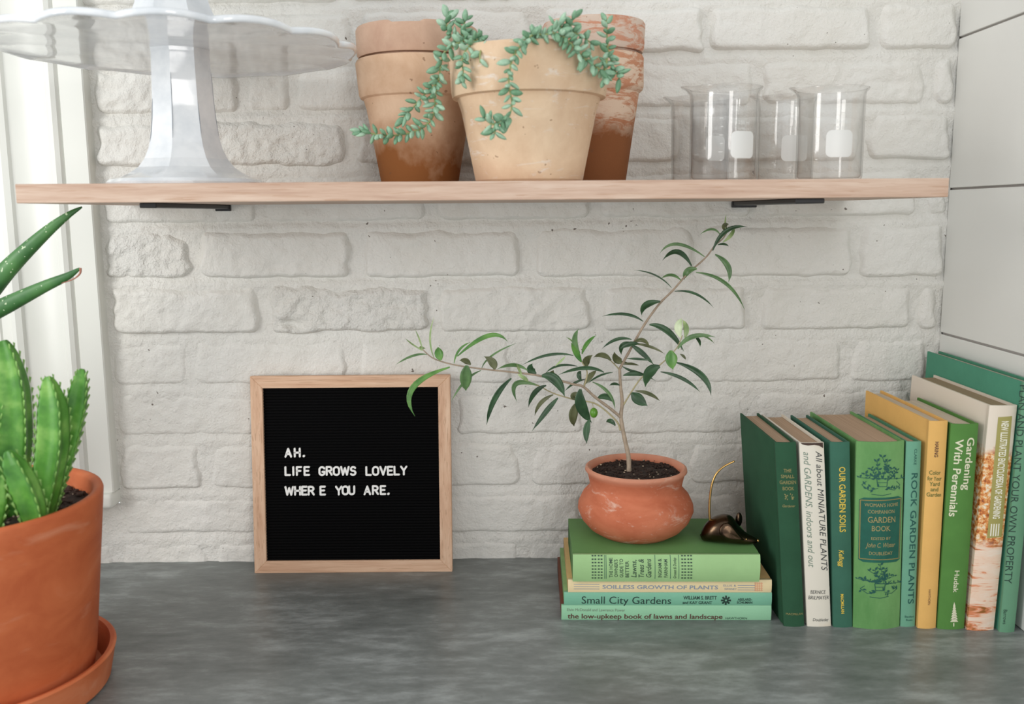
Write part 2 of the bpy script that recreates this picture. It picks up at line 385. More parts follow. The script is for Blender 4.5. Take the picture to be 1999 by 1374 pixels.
# ------------------------------------------------------------------ cake stands
def glaze():
    t = NT('white_glaze', 0.07, 0.6)
    a = t.noise(t.map(), 30, 5, 0.6)
    t.col(t.ramp(a, [(0.35, lin((214, 219, 223))), (0.6, lin((233, 236, 238)))]))
    b = t.noise(t.map((1, 1, 0.12), loc=(5, 0, 0)), 160, 3, 0.6, 0.4)
    t.b.inputs['Coat Weight'].default_value = 0.6; t.b.inputs['Coat Roughness'].default_value = 0.03
    t.bump(t.noise(t.map(), 45, 2), 0.06, 0.002); return t.m
glaze_mat = glaze()
crack_mat = plain('glaze_wear', (120, 128, 140), 0.5)
def cake_stand(cx, cy, z0, rad, height, rot, prot_, label):
    t = thing('cake_stand', (cx, cy, z0), label, 'cake stand', 'white scalloped cake stands')
    # pedestal, octagonal and flaring to a wide foot
    S = 8; V, Fc = [], []
    P = [(r_*.925, z_) for r_, z_ in [(0.0855, 0.0), (0.0862, 0.003), (0.083, 0.0062), (0.0735, 0.0088), (0.064, 0.0125), (0.0545, 0.0185), (0.047, 0.0275), (0.0415, 0.039), (0.0382, 0.052), (0.036, 0.068), (0.0346, 0.085), (0.0337, 0.105), (0.033, 0.125), (0.0326, height-0.008), (0.0335, height-0.0030)]]
    nk = 6*S
    for i, (r, z) in enumerate(P):
        fac = min(1, max(0, (0.079-r)/0.02)) if z > 0.007 else 0.0
        for k in range(nk):
            a = 2*PI*k/nk+rot; m = (a-rot+PI/S) % (2*PI/S)-PI/S
            poly = math.cos(PI/S)/math.cos(abs(m))*1.04; lob = 1+0.018*math.cos(S*(a-rot))
            rr = r*(poly*fac+lob*(1-fac))
            V.append((cx+rr*math.cos(a), cy+rr*math.sin(a), z0+z))
    for i in range(len(P)-1):
        for k in range(nk):
            Fc.append((i*nk+k, i*nk+(k+1) % nk, (i+1)*nk+(k+1) % nk, (i+1)*nk+k))
    Fc.append(tuple(reversed(range(nk))))
    o = part('pedestal', V, Fc, glaze_mat, t, True); smooth_by_angle(o, 12)
    # plate with scalloped turned-down rim
    L = 14; n = 14*14; V, Fc = [], []
    ring = [(0.02, -0.0035), (0.5, -0.0035), (0.85, -0.0032), (0.968, -0.0035), (0.980, -0.0052), (0.992, -0.0056), (1.0, -0.0035), (1.001, -0.0008), (0.993, 0.0012), (0.97, 0.0014), (0.93, 0.0008), (0.6, 0.0004), (0.02, 0.0004)]
    for (q, z) in ring:
        for k in range(n):
            a = 2*PI*k/n; s = abs(math.sin(L*(a+prot_)/2)); sc = 1-0.045*(1-s**0.75)*(q if q > .8 else 0)
            wave = 0.003*(s-0.5)*(1 if q > .9 else 0)
            V.append((cx+rad*q*sc*math.cos(a), cy+rad*q*sc*math.sin(a), z0+height+z+wave))
    for i in range(len(ring)-1):
        for k in range(n):
            Fc.append((i*n+k, i*n+(k+1) % n, (i+1)*n+(k+1) % n, (i+1)*n+k))
    Fc.append(tuple(reversed(range(n)))); Fc.append(tuple((len(ring)-1)*n+k for k in range(n)))
    part('plate', V, Fc, glaze_mat, t, True)
    # worn grey lines in the glaze along the facet edges
    rr_ = random.Random(3)
    for k in (4, 5, 6, 7):
        a = 2*PI*(k+0.5)/S+rot; zs_ = 0.04+rr_.uniform(0, .02)
        pts = []
        for j in range(rr_.randint(4, 7)):
            z = zs_+j*0.011
            r = np.interp(z, [p[1] for p in P], [p[0] for p in P])*1.0405
            pts.append(Vector((cx+r*math.cos(a+.012), cy+r*math.sin(a+.012), z0+z)))
        tube('glaze_crack', pts, [0.0001]+[0.00035]*(len(pts)-2)+[0.0001], crack_mat, t, 5)
    return t
pc = at(367, 356, Y=-0.185)
cake_stand(pc.x, -0.188, SZ, 0.186, 0.1440, 0.3927, 0.194, 'white glazed scalloped cake stand standing directly on the shelf')
cake_stand(pc.x-0.004, -0.186, SZ+0.1452, 0.17, 0.144, 0.25, 0.1, 'upper cake stand, its flared foot resting on the plate of the lower one')

# ------------------------------------------------------------------ terracotta pots on the shelf
def pot_mat(name, c1, c2, stain, stain_amt, band=None, z_lo=0.0, z_hi=0.06, lime=None, lime_t=.56):
    t = NT(name, 0.85, 0.2)
    a = t.noise(t.map(), 22, 6, 0.65, 0.3); base = t.ramp(a, [(0.32, lin(c1)), (0.66, lin(c2))])
    if lime:
        b = t.noise(t.map((1, 1, 3.5)), 26, 6, 0.7, 0.9); base = t.mix(t.ramp(b, [(lime_t, G(0)), (lime_t+.1, G(1))]), base, lin(lime))
    if stain:
        sx = t.n('ShaderNodeSeparateXYZ'); t.l(t.tc.outputs['Object'], sx.inputs[0])
        mr = t.n('ShaderNodeMapRange'); mr.inputs[1].default_value = z_hi; mr.inputs[2].default_value = z_lo; t.l(sx.outputs[2], mr.inputs[0])
        nn = t.noise(t.map((1, 1, .8), loc=(2, 3, 1)), 15, 5, 0.6)
        k = t.math('MULTIPLY', mr.outputs[0], t.math('MULTIPLY', nn, stain_amt))
        base = t.mix(t.ramp(k, [(0.25, G(0)), (0.6, G(1))]), base, lin(stain))
    sp = t.noise(t.map(), 95, 2); base = t.mix(t.math('MULTIPLY', t.math('GREATER_THAN', sp, 0.72), 0.55), base, lin((120, 84, 60)))
    t.col(base); t.bump(t.math('ADD', t.noise(t.map(), 260, 3), t.noise(t.map((1, 1, 6)), 30, 2)), 0.25, 0.0007); return t.m
pm_front = pot_mat('aged_cream_clay', (204, 174, 144), (222, 196, 166), (200, 160, 132), 0.7, lime=(220, 208, 196), lime_t=.58)
pm_left = pot_mat('aged_tan_clay', (200, 164, 134), (220, 190, 162), (142, 90, 50), 1.6, z_lo=-0.01, z_hi=0.115)
pm_left2 = pot_mat('aged_pink_clay', (192, 156, 134), (212, 180, 156), None, 0)
pm_right = pot_mat('limed_red_clay', (178, 120, 90), (196, 144, 114), (132, 84, 52), 1.9, z_lo=0.03, z_hi=0.105, lime=(214, 190, 168), lime_t=.44)
pm_right2 = pot_mat('limed_red_clay_bands', (190, 130, 104), (200, 148, 122), None, 0, lime=(208, 188, 172), lime_t=.42)
soil_mat = plain('potting_soil', (52, 38, 30), 0.95, var=0.5, vs_=200, bump=1.0, bs=250)
def px_prof(cx, Yc, rows):
    out = []
    for hw, py in rows:
        p = at(cx, py, Y=Yc); r = hw*depth(p)/F
        out.append((r*math.sqrt(1-min(.02, (r/1.05)**2)) if r else 0, p.z))
    return out
def shelf_pot(cx, Yc, rows_body, rows_rim, mat, z_base=None, chip=None, th=0.007):
    c = at(cx, rows_body[0][1], Y=Yc); o = px_prof(cx, Yc, rows_body)+px_prof(cx, Yc, rows_rim)
    z0 = z_base if z_base is not None else SZ
    o[0] = (o[0][0], z0)
    (rt, zt_) = o[-1]
    o = [(o[0][0]-.003, z0), (o[0][0], z0+.003)]+o[1:]
    # soften rim
    o = o[:-1]+[(rt, zt_-0.003), (rt-0.0015, zt_), (rt-th+0.0015, zt_), (rt-th, zt_-0.003)]
    rimz = px_prof(cx, Yc, rows_rim)[0][1]
    inner = [(rt-th-.001, rimz), (o[1][0]-th+0.012 if False else max(o[1][0]-th, .02), z0+0.010), (0.0005, z0+0.010)]
    prof = [(0.0005, z0)]+o+inner
    return c.x, prof
def build_pot(name, cx, Yc, body, rim, mat, label, group, z_base=None, chip=None):
    x, prof = shelf_pot(cx, Yc, body, rim, mat, z_base)
    t = thing(name, (x, Yc, prof[0][1]), label, 'plant pot', group)
    n = 96; V, Fc = lathe_data(x, Yc, prof, n)
    zmax = max(p[1] for p in prof)
    rr_ = random.Random(len(label))
    ph = rr_.uniform(0, 6)
    V2 = []
    for (a, b, c) in V:
        ang = math.atan2(b-Yc, a-x)
        k = 1+0.006*math.sin(2*ang+ph)
        if chip and c > zmax-0.002:
            d = abs((ang-chip+PI) % (2*PI)-PI)
            if d < .30: c -= 0.006*(1-(d/.30)**2)
        V2.append((x+(a-x)*k, Yc+(b-Yc)*k, c))
    bod = part('body', V2, Fc, mat, t, True); smooth_by_angle(bod, 32)
    return t, x, prof
# left nested pair
build_pot('clay_pot', 820, -0.086, [(74, 354), (103, 198)], [(111, 194), (114, 188), (120, 122)], pm_left,
          'tan clay pot with dark brown stained base, outer one of the left nested pair', 'empty clay pots on the shelf')
build_pot('clay_pot', 820, -0.086, [(56, 326), (95, 134), (97, 118)], [(114, 117), (117, 111), (119, 60)], pm_left2,
          'pinkish clay pot nested inside the left pot, chipped rim uppermost', 'empty clay pots on the shelf', z_base=SZ+0.016, chip=-PI/2-.1)
# right nested pair
build_pot('clay_pot', 1157, -0.072, [(63, 352), (88, 184)], [(95, 178), (97, 172), (97, 112)], pm_right,
          'reddish brown limescale-streaked clay pot, outer one of the right nested pair behind the succulent', 'empty clay pots on the shelf')
build_pot('clay_pot', 1157, -0.072, [(42, 326), (72, 130), (74, 107)], [(95, 106.5), (98, 100), (100, 48)], pm_right2,
          'banded red and white clay pot nested on top of the right pot behind the succulent', 'empty clay pots on the shelf', z_base=SZ+0.018)
# front pot with trailing succulent
FY = -0.200
fp, fx, fprof = build_pot('potted_succulent', 1033, FY, [(105, 354), (137, 196)], [(150, 193), (152, 184), (157, 104)], pm_front,
          'cream clay pot on the shelf with trailing blue green succulent strands', None)
fp['category'] = 'potted plant'
if 'group' in fp: del fp['group']
ftop = max(p[1] for p in fprof); frim = max(p[0] for p in fprof)
lathe('soil', fx, FY, [(frim-0.009, ftop-0.018), (frim*.5, ftop-0.014), (0.0005, ftop-0.013)], soil_mat, fp, 32, cap=False)
def S2(x, y): return (640+x/3.029, y/3.029)
suc_mat = NT('succulent_leaf', 0.45, 0.4)
nz_ = suc_mat.noise(suc_mat.map(co='Generated'), 3.0, 2)
oi = suc_mat.n('ShaderNodeObjectInfo')
suc_mat.col(suc_mat.ramp(suc_mat.mix(0.5, nz_, oi.outputs['Random']), [(0.2, lin((100, 142, 108))), (0.5, lin((136, 174, 144))), (0.8, lin((176, 204, 180)))]))
suc_mat.b.inputs['Subsurface Weight'].default_value = 0.12; suc_mat.b.inputs['Subsurface Scale'].default_value = 0.003
suc_mat.b.inputs['Subsurface Radius'].default_value = (0.6, 1, 0.5)
stem_mat = plain('succulent_stem', (150, 160, 104), 0.6, var=.15)
def succ_leaf_mesh(L, W):
    rows = 7; n = 6; V = [(0, 0, 0)]; Fc = []
    for i in range(1, rows):
        t = i/rows; r = W*math.sin(PI*t**0.95)**0.62*(1-.10*t); r = max(r, .0002)
        for k in range(n):
            a = 2*PI*k/n; V.append((r*math.cos(a), r*.68*math.sin(a)+0.12*L*t*t, L*t))
    V.append((0, .12*L, L))
    for k in range(n): Fc.append((0, 1+(k+1) % n, 1+k))
    for i in range(rows-2):
        for k in range(n): Fc.append((1+i*n+k, 1+i*n+(k+1) % n, 1+(i+1)*n+(k+1) % n, 1+(i+1)*n+k))
    l = len(V)-1
    for k in range(n): Fc.append((l-n+k, l-n+(k+1) % n, l))
    me = bpy.data.meshes.new('leaf'); me.from_pydata(V, [], Fc); me.update(); me.materials.append(suc_mat.m)
    me.polygons.foreach_set('use_smooth', [True]*len(me.polygons)); return me
leaf_ms = [succ_leaf_mesh(0.0120, 0.0032), succ_leaf_mesh(0.0105, 0.0034), succ_leaf_mesh(0.0135, 0.0033)]
rs = random.Random(11)
strands = [  # crop points with world Y
 ([(900, 300, -.20, 1), (880, 236, -.235), (770, 255, -.252), (690, 310, -.25), (665, 400, -.238), (650, 480, -.232), (560, 570, -.228), (500, 640, -.226), (440, 700, -.224)], 21),
 ([(655, 460, -.232), (635, 560, -.231), (632, 650, -.230), (600, 720, -.229), (520, 775, -.228), (400, 800, -.226), (290, 795, -.224), (190, 772, -.222)], 19),
 ([(900, 300, -.20, 1), (860, 250, -.225), (770, 235, -.232), (705, 175, -.230), (712, 85, -.228)], 17),
 ([(830, 255, -.235), (795, 205, -.232), (812, 120, -.230)], 18),
 ([(930, 300, -.20, 1), (900, 240, -.24), (830, 280, -.262), (795, 350, -.264), (800, 430, -.264), (792, 480, -.264)], 18),
 ([(950, 260, -.235), (905, 300, -.268), (900, 370, -.272)], 60),
 ([(1280, 300, -.22, 1), (1235, 212, -.27), (1170, 245, -.292), (1110, 310, -.298), (1082, 380, -.299), (1070, 500, -.299), (1088, 600, -.299), (1075, 680, -.299), (1040, 730, -.300)], 22),
 ([(1075, 680, -.299), (1030, 712, -.302), (975, 735, -.303), (925, 700, -.302)], 16),
 ([(1000, 725, -.302), (985, 790, -.303)], 16),
 ([(1180, 300, -.22, 1), (1215, 225, -.27), (1280, 205, -.283), (1360, 200, -.287), (1430, 250, -.287), (1490, 320, -.282), (1560, 375, -.272), (1630, 430, -.262), (1640, 475, -.262)], 16),
 ([(1340, 195, -.284), (1345, 150, -.284), (1420, 175, -.281), (1500, 215, -.277), (1570, 262, -.272)], 17),
 ([(1430, 185, -.281), (1448, 105, -.279)], 17),
 ([(1640, 420, -.262), (1655, 300, -.255), (1650, 200, -.252), (1650, 125, -.250)], 24),
 ([(1660, 300, -.255), (1690, 400, -.256), (1725, 465, -.256)], 18),
]
for pts, step in strands:
    P = []
    for q in pts:
        if len(q) == 4: P.append(Vector((at(*S2(q[0], q[1]), Y=q[2]).x, q[2], ftop-0.016)))
        else: P.append(at(*S2(q[0], q[1]), Y=q[2]))
    c = catmull(P, 10); rad = [0.0012-0.0005*i/len(c) for i in range(len(c))]
    st = tube('stem', c, rad, stem_mat, fp, 6)
    st_loc = root_loc(st)
    # leaves spiral along the strand
    dist = 0; nxt = 0.010 if len(pts[0]) == 4 else 0.002; stepm = step/3.029*1.0/F*0.96; ang = rs.uniform(0, 6)
    for i in range(1, len(c)):
        dist += (c[i]-c[i-1]).length
        while dist > nxt:
            nxt += stepm*rs.uniform(.75, 1.15)*0.82
            if c[i].z < ftop-0.012 and len(pts[0]) == 4 and i < 8: continue
            t = (c[i]-c[i-1]).normalized(); ang += 2.4
            a = t.cross(Vector((0, 1, 0.01))).normalized(); b = t.cross(a)
            s_ = a*math.cos(ang)+b*math.sin(ang)
            if s_.y > 0.55: s_ = Vector((s_.x, -.2*s_.y, s_.z)).normalized()
            fwd = 0.45 if dist < 0.9*sum((c[j]-c[j-1]).length for j in range(1, len(c))) else 1.3
            d = (s_+t*fwd+Vector((0, -0.1, 0.0))).normalized()
            lf = bpy.data.objects.new('leaf', leaf_ms[rs.randrange(3)]); C.objects.link(lf); lf.parent = st
            q = d.to_track_quat('Z', 'Y')
            sc_ = rs.uniform(.8, 1.15)
            lf.matrix_basis = Matrix.Translation(c[i]-st_loc) @ q.to_matrix().to_4x4() @ Matrix.Rotation(rs.uniform(0, 6), 4, 'Z') @ Matrix.Diagonal((sc_, sc_, sc_, 1))

# ------------------------------------------------------------------ glass beakers
gm = NT('beaker_glass', 0.0, 0.5)
tr_ = gm.n('ShaderNodeBsdfTransparent'); gl_ = gm.n('ShaderNodeBsdfGlossy'); gl_.inputs['Roughness'].default_value = 0.03; mx_ = gm.n('ShaderNodeMixShader')
lw_ = gm.n('ShaderNodeLayerWeight'); lw_.inputs[0].default_value = 0.22; gm.l(gm.ramp(lw_.outputs['Facing'], [(.0, (.999, .999, .998, 1)), (.85, (.992, .99, .986, 1)), (1.0, (.62, .60, .575, 1))]), tr_.inputs[0])
pw_ = gm.math('POWER', lw_.outputs['Facing'], 3.5); lw_.inputs[0].default_value = 0.5; gm.l(gm.math('ADD', gm.math('MULTIPLY', pw_, 0.60), 0.075), mx_.inputs[0]); gm.l(tr_.outputs[0], mx_.inputs[1]); gm.l(gl_.outputs[0], mx_.inputs[2])
gm.l(mx_.outputs[0], gm.t.nodes['Material Output'].inputs[0])
enamel = plain('white_enamel', (216, 217, 214), 0.4)
def text_mesh(s, shear=0.0, bold=0.0, space=1.0):
    cu = bpy.data.curves.new('t', 'FONT'); cu.body = s; cu.shear = shear; cu.offset = bold; cu.space_character = space; cu.resolution_u = 3
    o = bpy.data.objects.new('t', cu); C.objects.link(o); bpy.context.view_layer.update()
    me = bpy.data.meshes.new_from_object(o.evaluated_get(bpy.context.evaluated_depsgraph_get()))
    V = [(v.co.x, v.co.y) for v in me.vertices]; Fc = [tuple(p.vertices) for p in me.polygons]
    bpy.data.objects.remove(o); bpy.data.curves.remove(cu); bpy.data.meshes.remove(me)
    xs = [v[0] for v in V]; x0, x1 = min(xs), max(xs)
    return V, Fc, x0, x1
def beaker(px_c, Yc, hw, py_top, spout_side, label, label_px=None, mark=None):
    p = at(px_c, 346, Y=Yc); r = hw*depth(p)/F; zt_ = at(px_c, py_top, Y=Yc).z; z0 = SZ+0.0003; x = p.x
    t = thing('beaker', (x, Yc, z0), label, 'beaker', 'glass beakers on the shelf')
    th = 0.0015
    prof = [(0.0004, z0+.0012), (r*.8, z0+.0006), (r-0.004, z0), (r-0.001, z0+0.0015), (r, z0+0.005), (r, zt_-0.008), (r+0.0008, zt_-0.004), (r+0.0035, zt_-0.0012), (r+0.0038, zt_), (r+0.0025, zt_+0.0004),
            (r+0.0006, zt_-0.0022), (r-th, zt_-0.008), (r-th, z0+0.005), (r-0.004, z0+0.0028), (0.0004, z0+0.0030)]
    n = 72; V, Fc = lathe_data(x, Yc, prof, n); out = []
    for (a, b, c) in V:
        ang = math.atan2(b-Yc, a-x); d = abs((ang-spout_side+PI) % (2*PI)-PI); k = max(0, 1-(d/.33)**2)**2; h = max(0, (c-(zt_-0.016))/0.016)
        g = k*h*h*0.009
        out.append((a+math.cos(ang)*g, b+math.sin(ang)*g, c+k*h*h*.001))
    part('glass_body', out, Fc, gm.m, t, True)
    def on_cyl(u, v, rr=r+0.0002):   # u along surface from spot angle, v height
        a = u0+u/r; return (x+rr*math.cos(a), Yc+rr*math.sin(a), v)
    if label_px:
        (lx, ly, lw, lh) = label_px
        s_ = max(-.95, min(.95, (lx-px_c)/hw)); u0 = -math.acos(s_); zc_ = at(lx, ly, Y=Yc-r*.8).z; dd = depth(p)/F
        W, Hh, R_ = lw*dd/2/max(.6, abs(math.sin(u0))), lh*dd/2, 0.006
        V, Fc = [], []; NC = 24
        for i in range(NC+1):
            u = -W+2*W*(.5-.5*math.cos(PI*i/NC)); e = max(0, abs(u)-(W-R_)); hh = Hh-R_+math.sqrt(max(0, R_*R_-e*e))
            V += [on_cyl(u, zc_-hh), on_cyl(u, zc_+hh)]
        Fc = [(2*i, 2*i+2, 2*i+3, 2*i+1) for i in range(NC)]
        part('label_patch', V, Fc, enamel, t)
        V, Fc = [], []
        for txt, dz, sz in (('250 ml', 0.0225, 0.0042), ('APPROX', 0.0165, 0.0030)):
            tv, tf, a0, a1 = text_mesh(txt); b_ = len(V)
            for (u, v) in tv: V.append(on_cyl((u-(a0+a1)/2)*sz*1.2, zc_+dz+v*sz*1.2-.002))
            Fc += [tuple(b_+i for i in f) for f in tf]
        part('lettering', V, Fc, enamel, t)
        V, Fc = [], []
        for j in range(6):
            vv = zc_-0.016+j*0.0085; b_ = len(V); wd = 0.004 if j % 2 else 0.0025
            V += [on_cyl(-W-0.008-wd, vv), on_cyl(-W-0.008, vv), on_cyl(-W-0.008, vv+.0006), on_cyl(-W-0.008-wd, vv+.0006)]; Fc.append((b_, b_+1, b_+2, b_+3))
        part('graduation_marks', V, Fc, enamel, t)
    return t
beaker(1411, -0.205, 64, 172, PI*1.02, 'front left glass beaker with a white square patch right of centre', (1434, 283, 48, 50))
beaker(1617, -0.200, 62, 174, PI*1.02, 'rightmost glass beaker with a white square patch in its middle', (1614, 281, 50, 50))
beaker(1366, -0.105, 55, 192, PI*1.02, 'glass beaker mostly hidden behind the front left beaker, its spout showing to the left', (1385, 290, 40, 46))
beaker(1531, -0.105, 53, 190, PI*1.02, 'glass beaker standing back between the two front ones', (1534, 290, 52, 48))

# ------------------------------------------------------------------ letter board
felt = plain('black_felt', (9, 9, 10), 0.95, bump=0.6, bs=700); felt.node_tree.nodes['Principled BSDF'].inputs['Specular IOR Level'].default_value = 0.1
white_pl = plain('white_plastic', (246, 246, 243), 0.4)
BL = at(497, 1119, Z=0); BR = at(883, 1116, Z=0)
bw = (BR-BL).length; bx = (BR-BL).normalized(); top_mid = at(685, 733, Y=-0.0225); mid = (BL+BR)/2
bz = (Vector((mid.x, -0.0225, top_mid.z))-Vector((mid.x, mid.y, 0))); bh = bz.length; bz.normalize(); bn = bx.cross(bz).normalized()  # faces viewer? fixed below
if bn.y > 0: bn = -bn
lb = thing('letter_board', (mid.x, mid.y, 0), 'square black felt letter board in pale oak frame leaning on the bricks', 'letter board')
BLo = Vector((BL.x, BL.y, 0.0))
def bp(u, v, d=0.0): return BLo+bx*u+bz*v+bn*d      # d: towards viewer (0 = frame front)
fw = 0.0158; dp = 0.0130
corners = [(0, 0), (bw, 0), (bw, bh), (0, bh)]; inn = [(fw, fw), (bw-fw, fw), (bw-fw, bh-fw), (fw, bh-fw)]
for k in range(4):
    a, b = corners[k], corners[(k+1) % 4]; ia, ib = inn[k], inn[(k+1) % 4]
    bm = bmesh.new(); q = [(a, 0), (b, 0), (ib, 0), (ia, 0), (a, -dp), (b, -dp), (ib, -dp), (ia, -dp)]
    vv = [bm.verts.new(bp(p[0], p[1], d)) for p, d in q]
    for f in ((0, 1, 2, 3), (7, 6, 5, 4), (0, 4, 5, 1), (1, 5, 6, 2), (2, 6, 7, 3), (3, 7, 4, 0)): bm.faces.new([vv[i] for i in f])
    bmesh.ops.bevel(bm, geom=bm.edges[:], offset=0.0005, segments=1, affect='EDGES')
    bm_part('frame_side', bm, fr_x if k % 2 == 0 else fr_z, lb)
V, Fc = [], []; v = fw-.001; pitch = 0.00375; prof_b = []
while v < bh-fw+.001:
    prof_b += [(v, -.0062), (v+.0005, -.0046), (v+.0014, -.0040), (v+.0024, -.0040), (v+.0033, -.0046), (v+.00365, -.0062)]; v += pitch
for (v, d) in prof_b: V += [bp(fw-.001, v, d), bp(bw-fw+.001, v, d)]
Fc = [(2*i, 2*i+1, 2*i+3, 2*i+2) for i in range(len(prof_b)-1)]
part('felt_panel', V, Fc, felt, lb)
part('back_panel', [bp(fw-.001, fw-.001, -.009), bp(bw-fw+.001, fw-.001, -.009), bp(bw-fw+.001, bh-fw+.001, -.009), bp(fw-.001, bh-fw+.001, -.009),
      bp(fw-.001, fw-.001, -.0125), bp(bw-fw+.001, fw-.001, -.0125), bp(bw-fw+.001, bh-fw+.001, -.0125), bp(fw-.001, bh-fw+.001, -.0125)],
     [(0, 1, 2, 3), (7, 6, 5, 4), (0, 4, 5, 1), (1, 5, 6, 2), (2, 6, 7, 3), (3, 7, 4, 0)], felt, lb)
def arc(cx, cy, rx, ry, a0, a1, n=10): return [(cx+rx*math.cos(math.radians(a0+(a1-a0)*i/n)), cy+ry*math.sin(math.radians(a0+(a1-a0)*i/n))) for i in range(n+1)]
GL = {'A': (.62, [[(0, 0), (.31, 1), (.62, 0)], [(.12, .33), (.50, .33)]]), 'H': (.56, [[(0, 0), (0, 1)], [(.56, 0), (.56, 1)], [(0, .5), (.56, .5)]]),
 'L': (.5, [[(0, 1), (0, 0), (.5, 0)]]), 'I': (.02, [[(0, 0), (0, 1)]]), 'F': (.48, [[(0, 0), (0, 1), (.48, 1)], [(0, .52), (.40, .52)]]),
 'E': (.5, [[(.5, 1), (0, 1), (0, 0), (.5, 0)], [(0, .52), (.42, .52)]]), 'G': (.58, [arc(.29, .68, .29, .32, 25, 180)+arc(.29, .32, .29, .32, 180, 335)+[(.58, .42), (.34, .42)]]),
 'R': (.56, [[(0, 0), (0, 1), (.3, 1)]+arc(.3, .75, .24, .25, 90, -90)+[(0, .5)], [(.28, .5), (.56, 0)]]), 'O': (.6, [arc(.3, .68, .3, .32, 0, 180)+arc(.3, .32, .3, .32, 180, 360)+[(.6, .68)]]),
 'W': (.84, [[(0, 1), (.2, 0), (.42, .85), (.64, 0), (.84, 1)]]), 'S': (.54, [arc(.28, .75, .25, .25, 30, 250)+arc(.26, .26, .27, .26, 80, -150)]),
 'V': (.6, [[(0, 1), (.3, 0), (.6, 1)]]), 'Y': (.6, [[(0, 1), (.3, .5), (.6, 1)], [(.3, .5), (.3, 0)]]), 'U': (.56, [[(0, 1), (0, .28)]+arc(.28, .28, .28, .28, 180, 360)+[(.56, 1)]]), '.': (.06, [[(.02, .03), (.05, .05)]])}
def board_uv(px, py):
    d = ray(px, py); o = bp(0, 0, 0); t = (o-CAM).dot(bn)/d.dot(bn); p = CAM+d*t-o; return p.dot(bx), p.dot(bz)
def stroke(poly, w_, place):
    V, Fc = [], []
    for (p, q) in zip(poly[:-1], poly[1:]):
        p, q = Vector(p), Vector(q); d = (q-p); 
        if d.length < 1e-6: continue
        a0 = math.atan2(d.y, d.x); ring = [(q.x+w_*math.cos(a0-PI/2+k*PI/4), q.y+w_*math.sin(a0-PI/2+k*PI/4)) for k in range(5)]+[(p.x+w_*math.cos(a0+PI/2+k*PI/4), p.y+w_*math.sin(a0+PI/2+k*PI/4)) for k in range(5)]
        b_ = len(V); m = 10
        V += [place(u, v, 0) for u, v in ring]+[place(u, v, 1+.012*(b_//20)) for u, v in ring]
        Fc.append(tuple(b_+m+i for i in range(m)))
        for i in range(m): Fc.append((b_+i, b_+(i+1) % m, b_+m+(i+1) % m, b_+m+i))
    return V, Fc
def K5(x): return 460+x/3.054
words = [('AH.', 290, 412, 893.5), ('LIFE', 290, 442, 929.5), ('GROWS', 493, 720, 929.5), ('LOVELY', 773, 1024, 929.0), ('WHER', 290, 470, 968), ('E', 499, 530, 967.5), ('YOU', 592, 712, 967.5), ('ARE.', 762, 917, 967)]
cap = 0.0128; sw = 0.00122
for wd, xa, xb, py in words:
    u0, v0 = board_uv(K5(xa), py); u1, _ = board_uv(K5(xb), py)
    tot = sum(GL[c][0] for c in wd)*cap*.92; gap = ((u1-u0)-2*sw-tot)/max(1, len(wd)-1); u = u0+sw
    for c in wd:
        V, Fc = [], []
        jy = random.Random(ord(c)+int(xa)+int(u*1e5)).uniform(-.0002, .0002)
        for pl in GL[c][1]:
            a, b = stroke([(q[0]*cap*.92, q[1]*(cap-2*sw)+sw) for q in pl], sw*(1.25 if c == '.' else 1), lambda x_, y_, h: bp(u+x_, v0+y_+jy, -.0040+.0022*h))
            Fc += [tuple(len(V)+i for i in f) for f in b]; V += a
        part('letter', V, Fc, white_pl, lb)
        u += GL[c][0]*cap*.92+gap

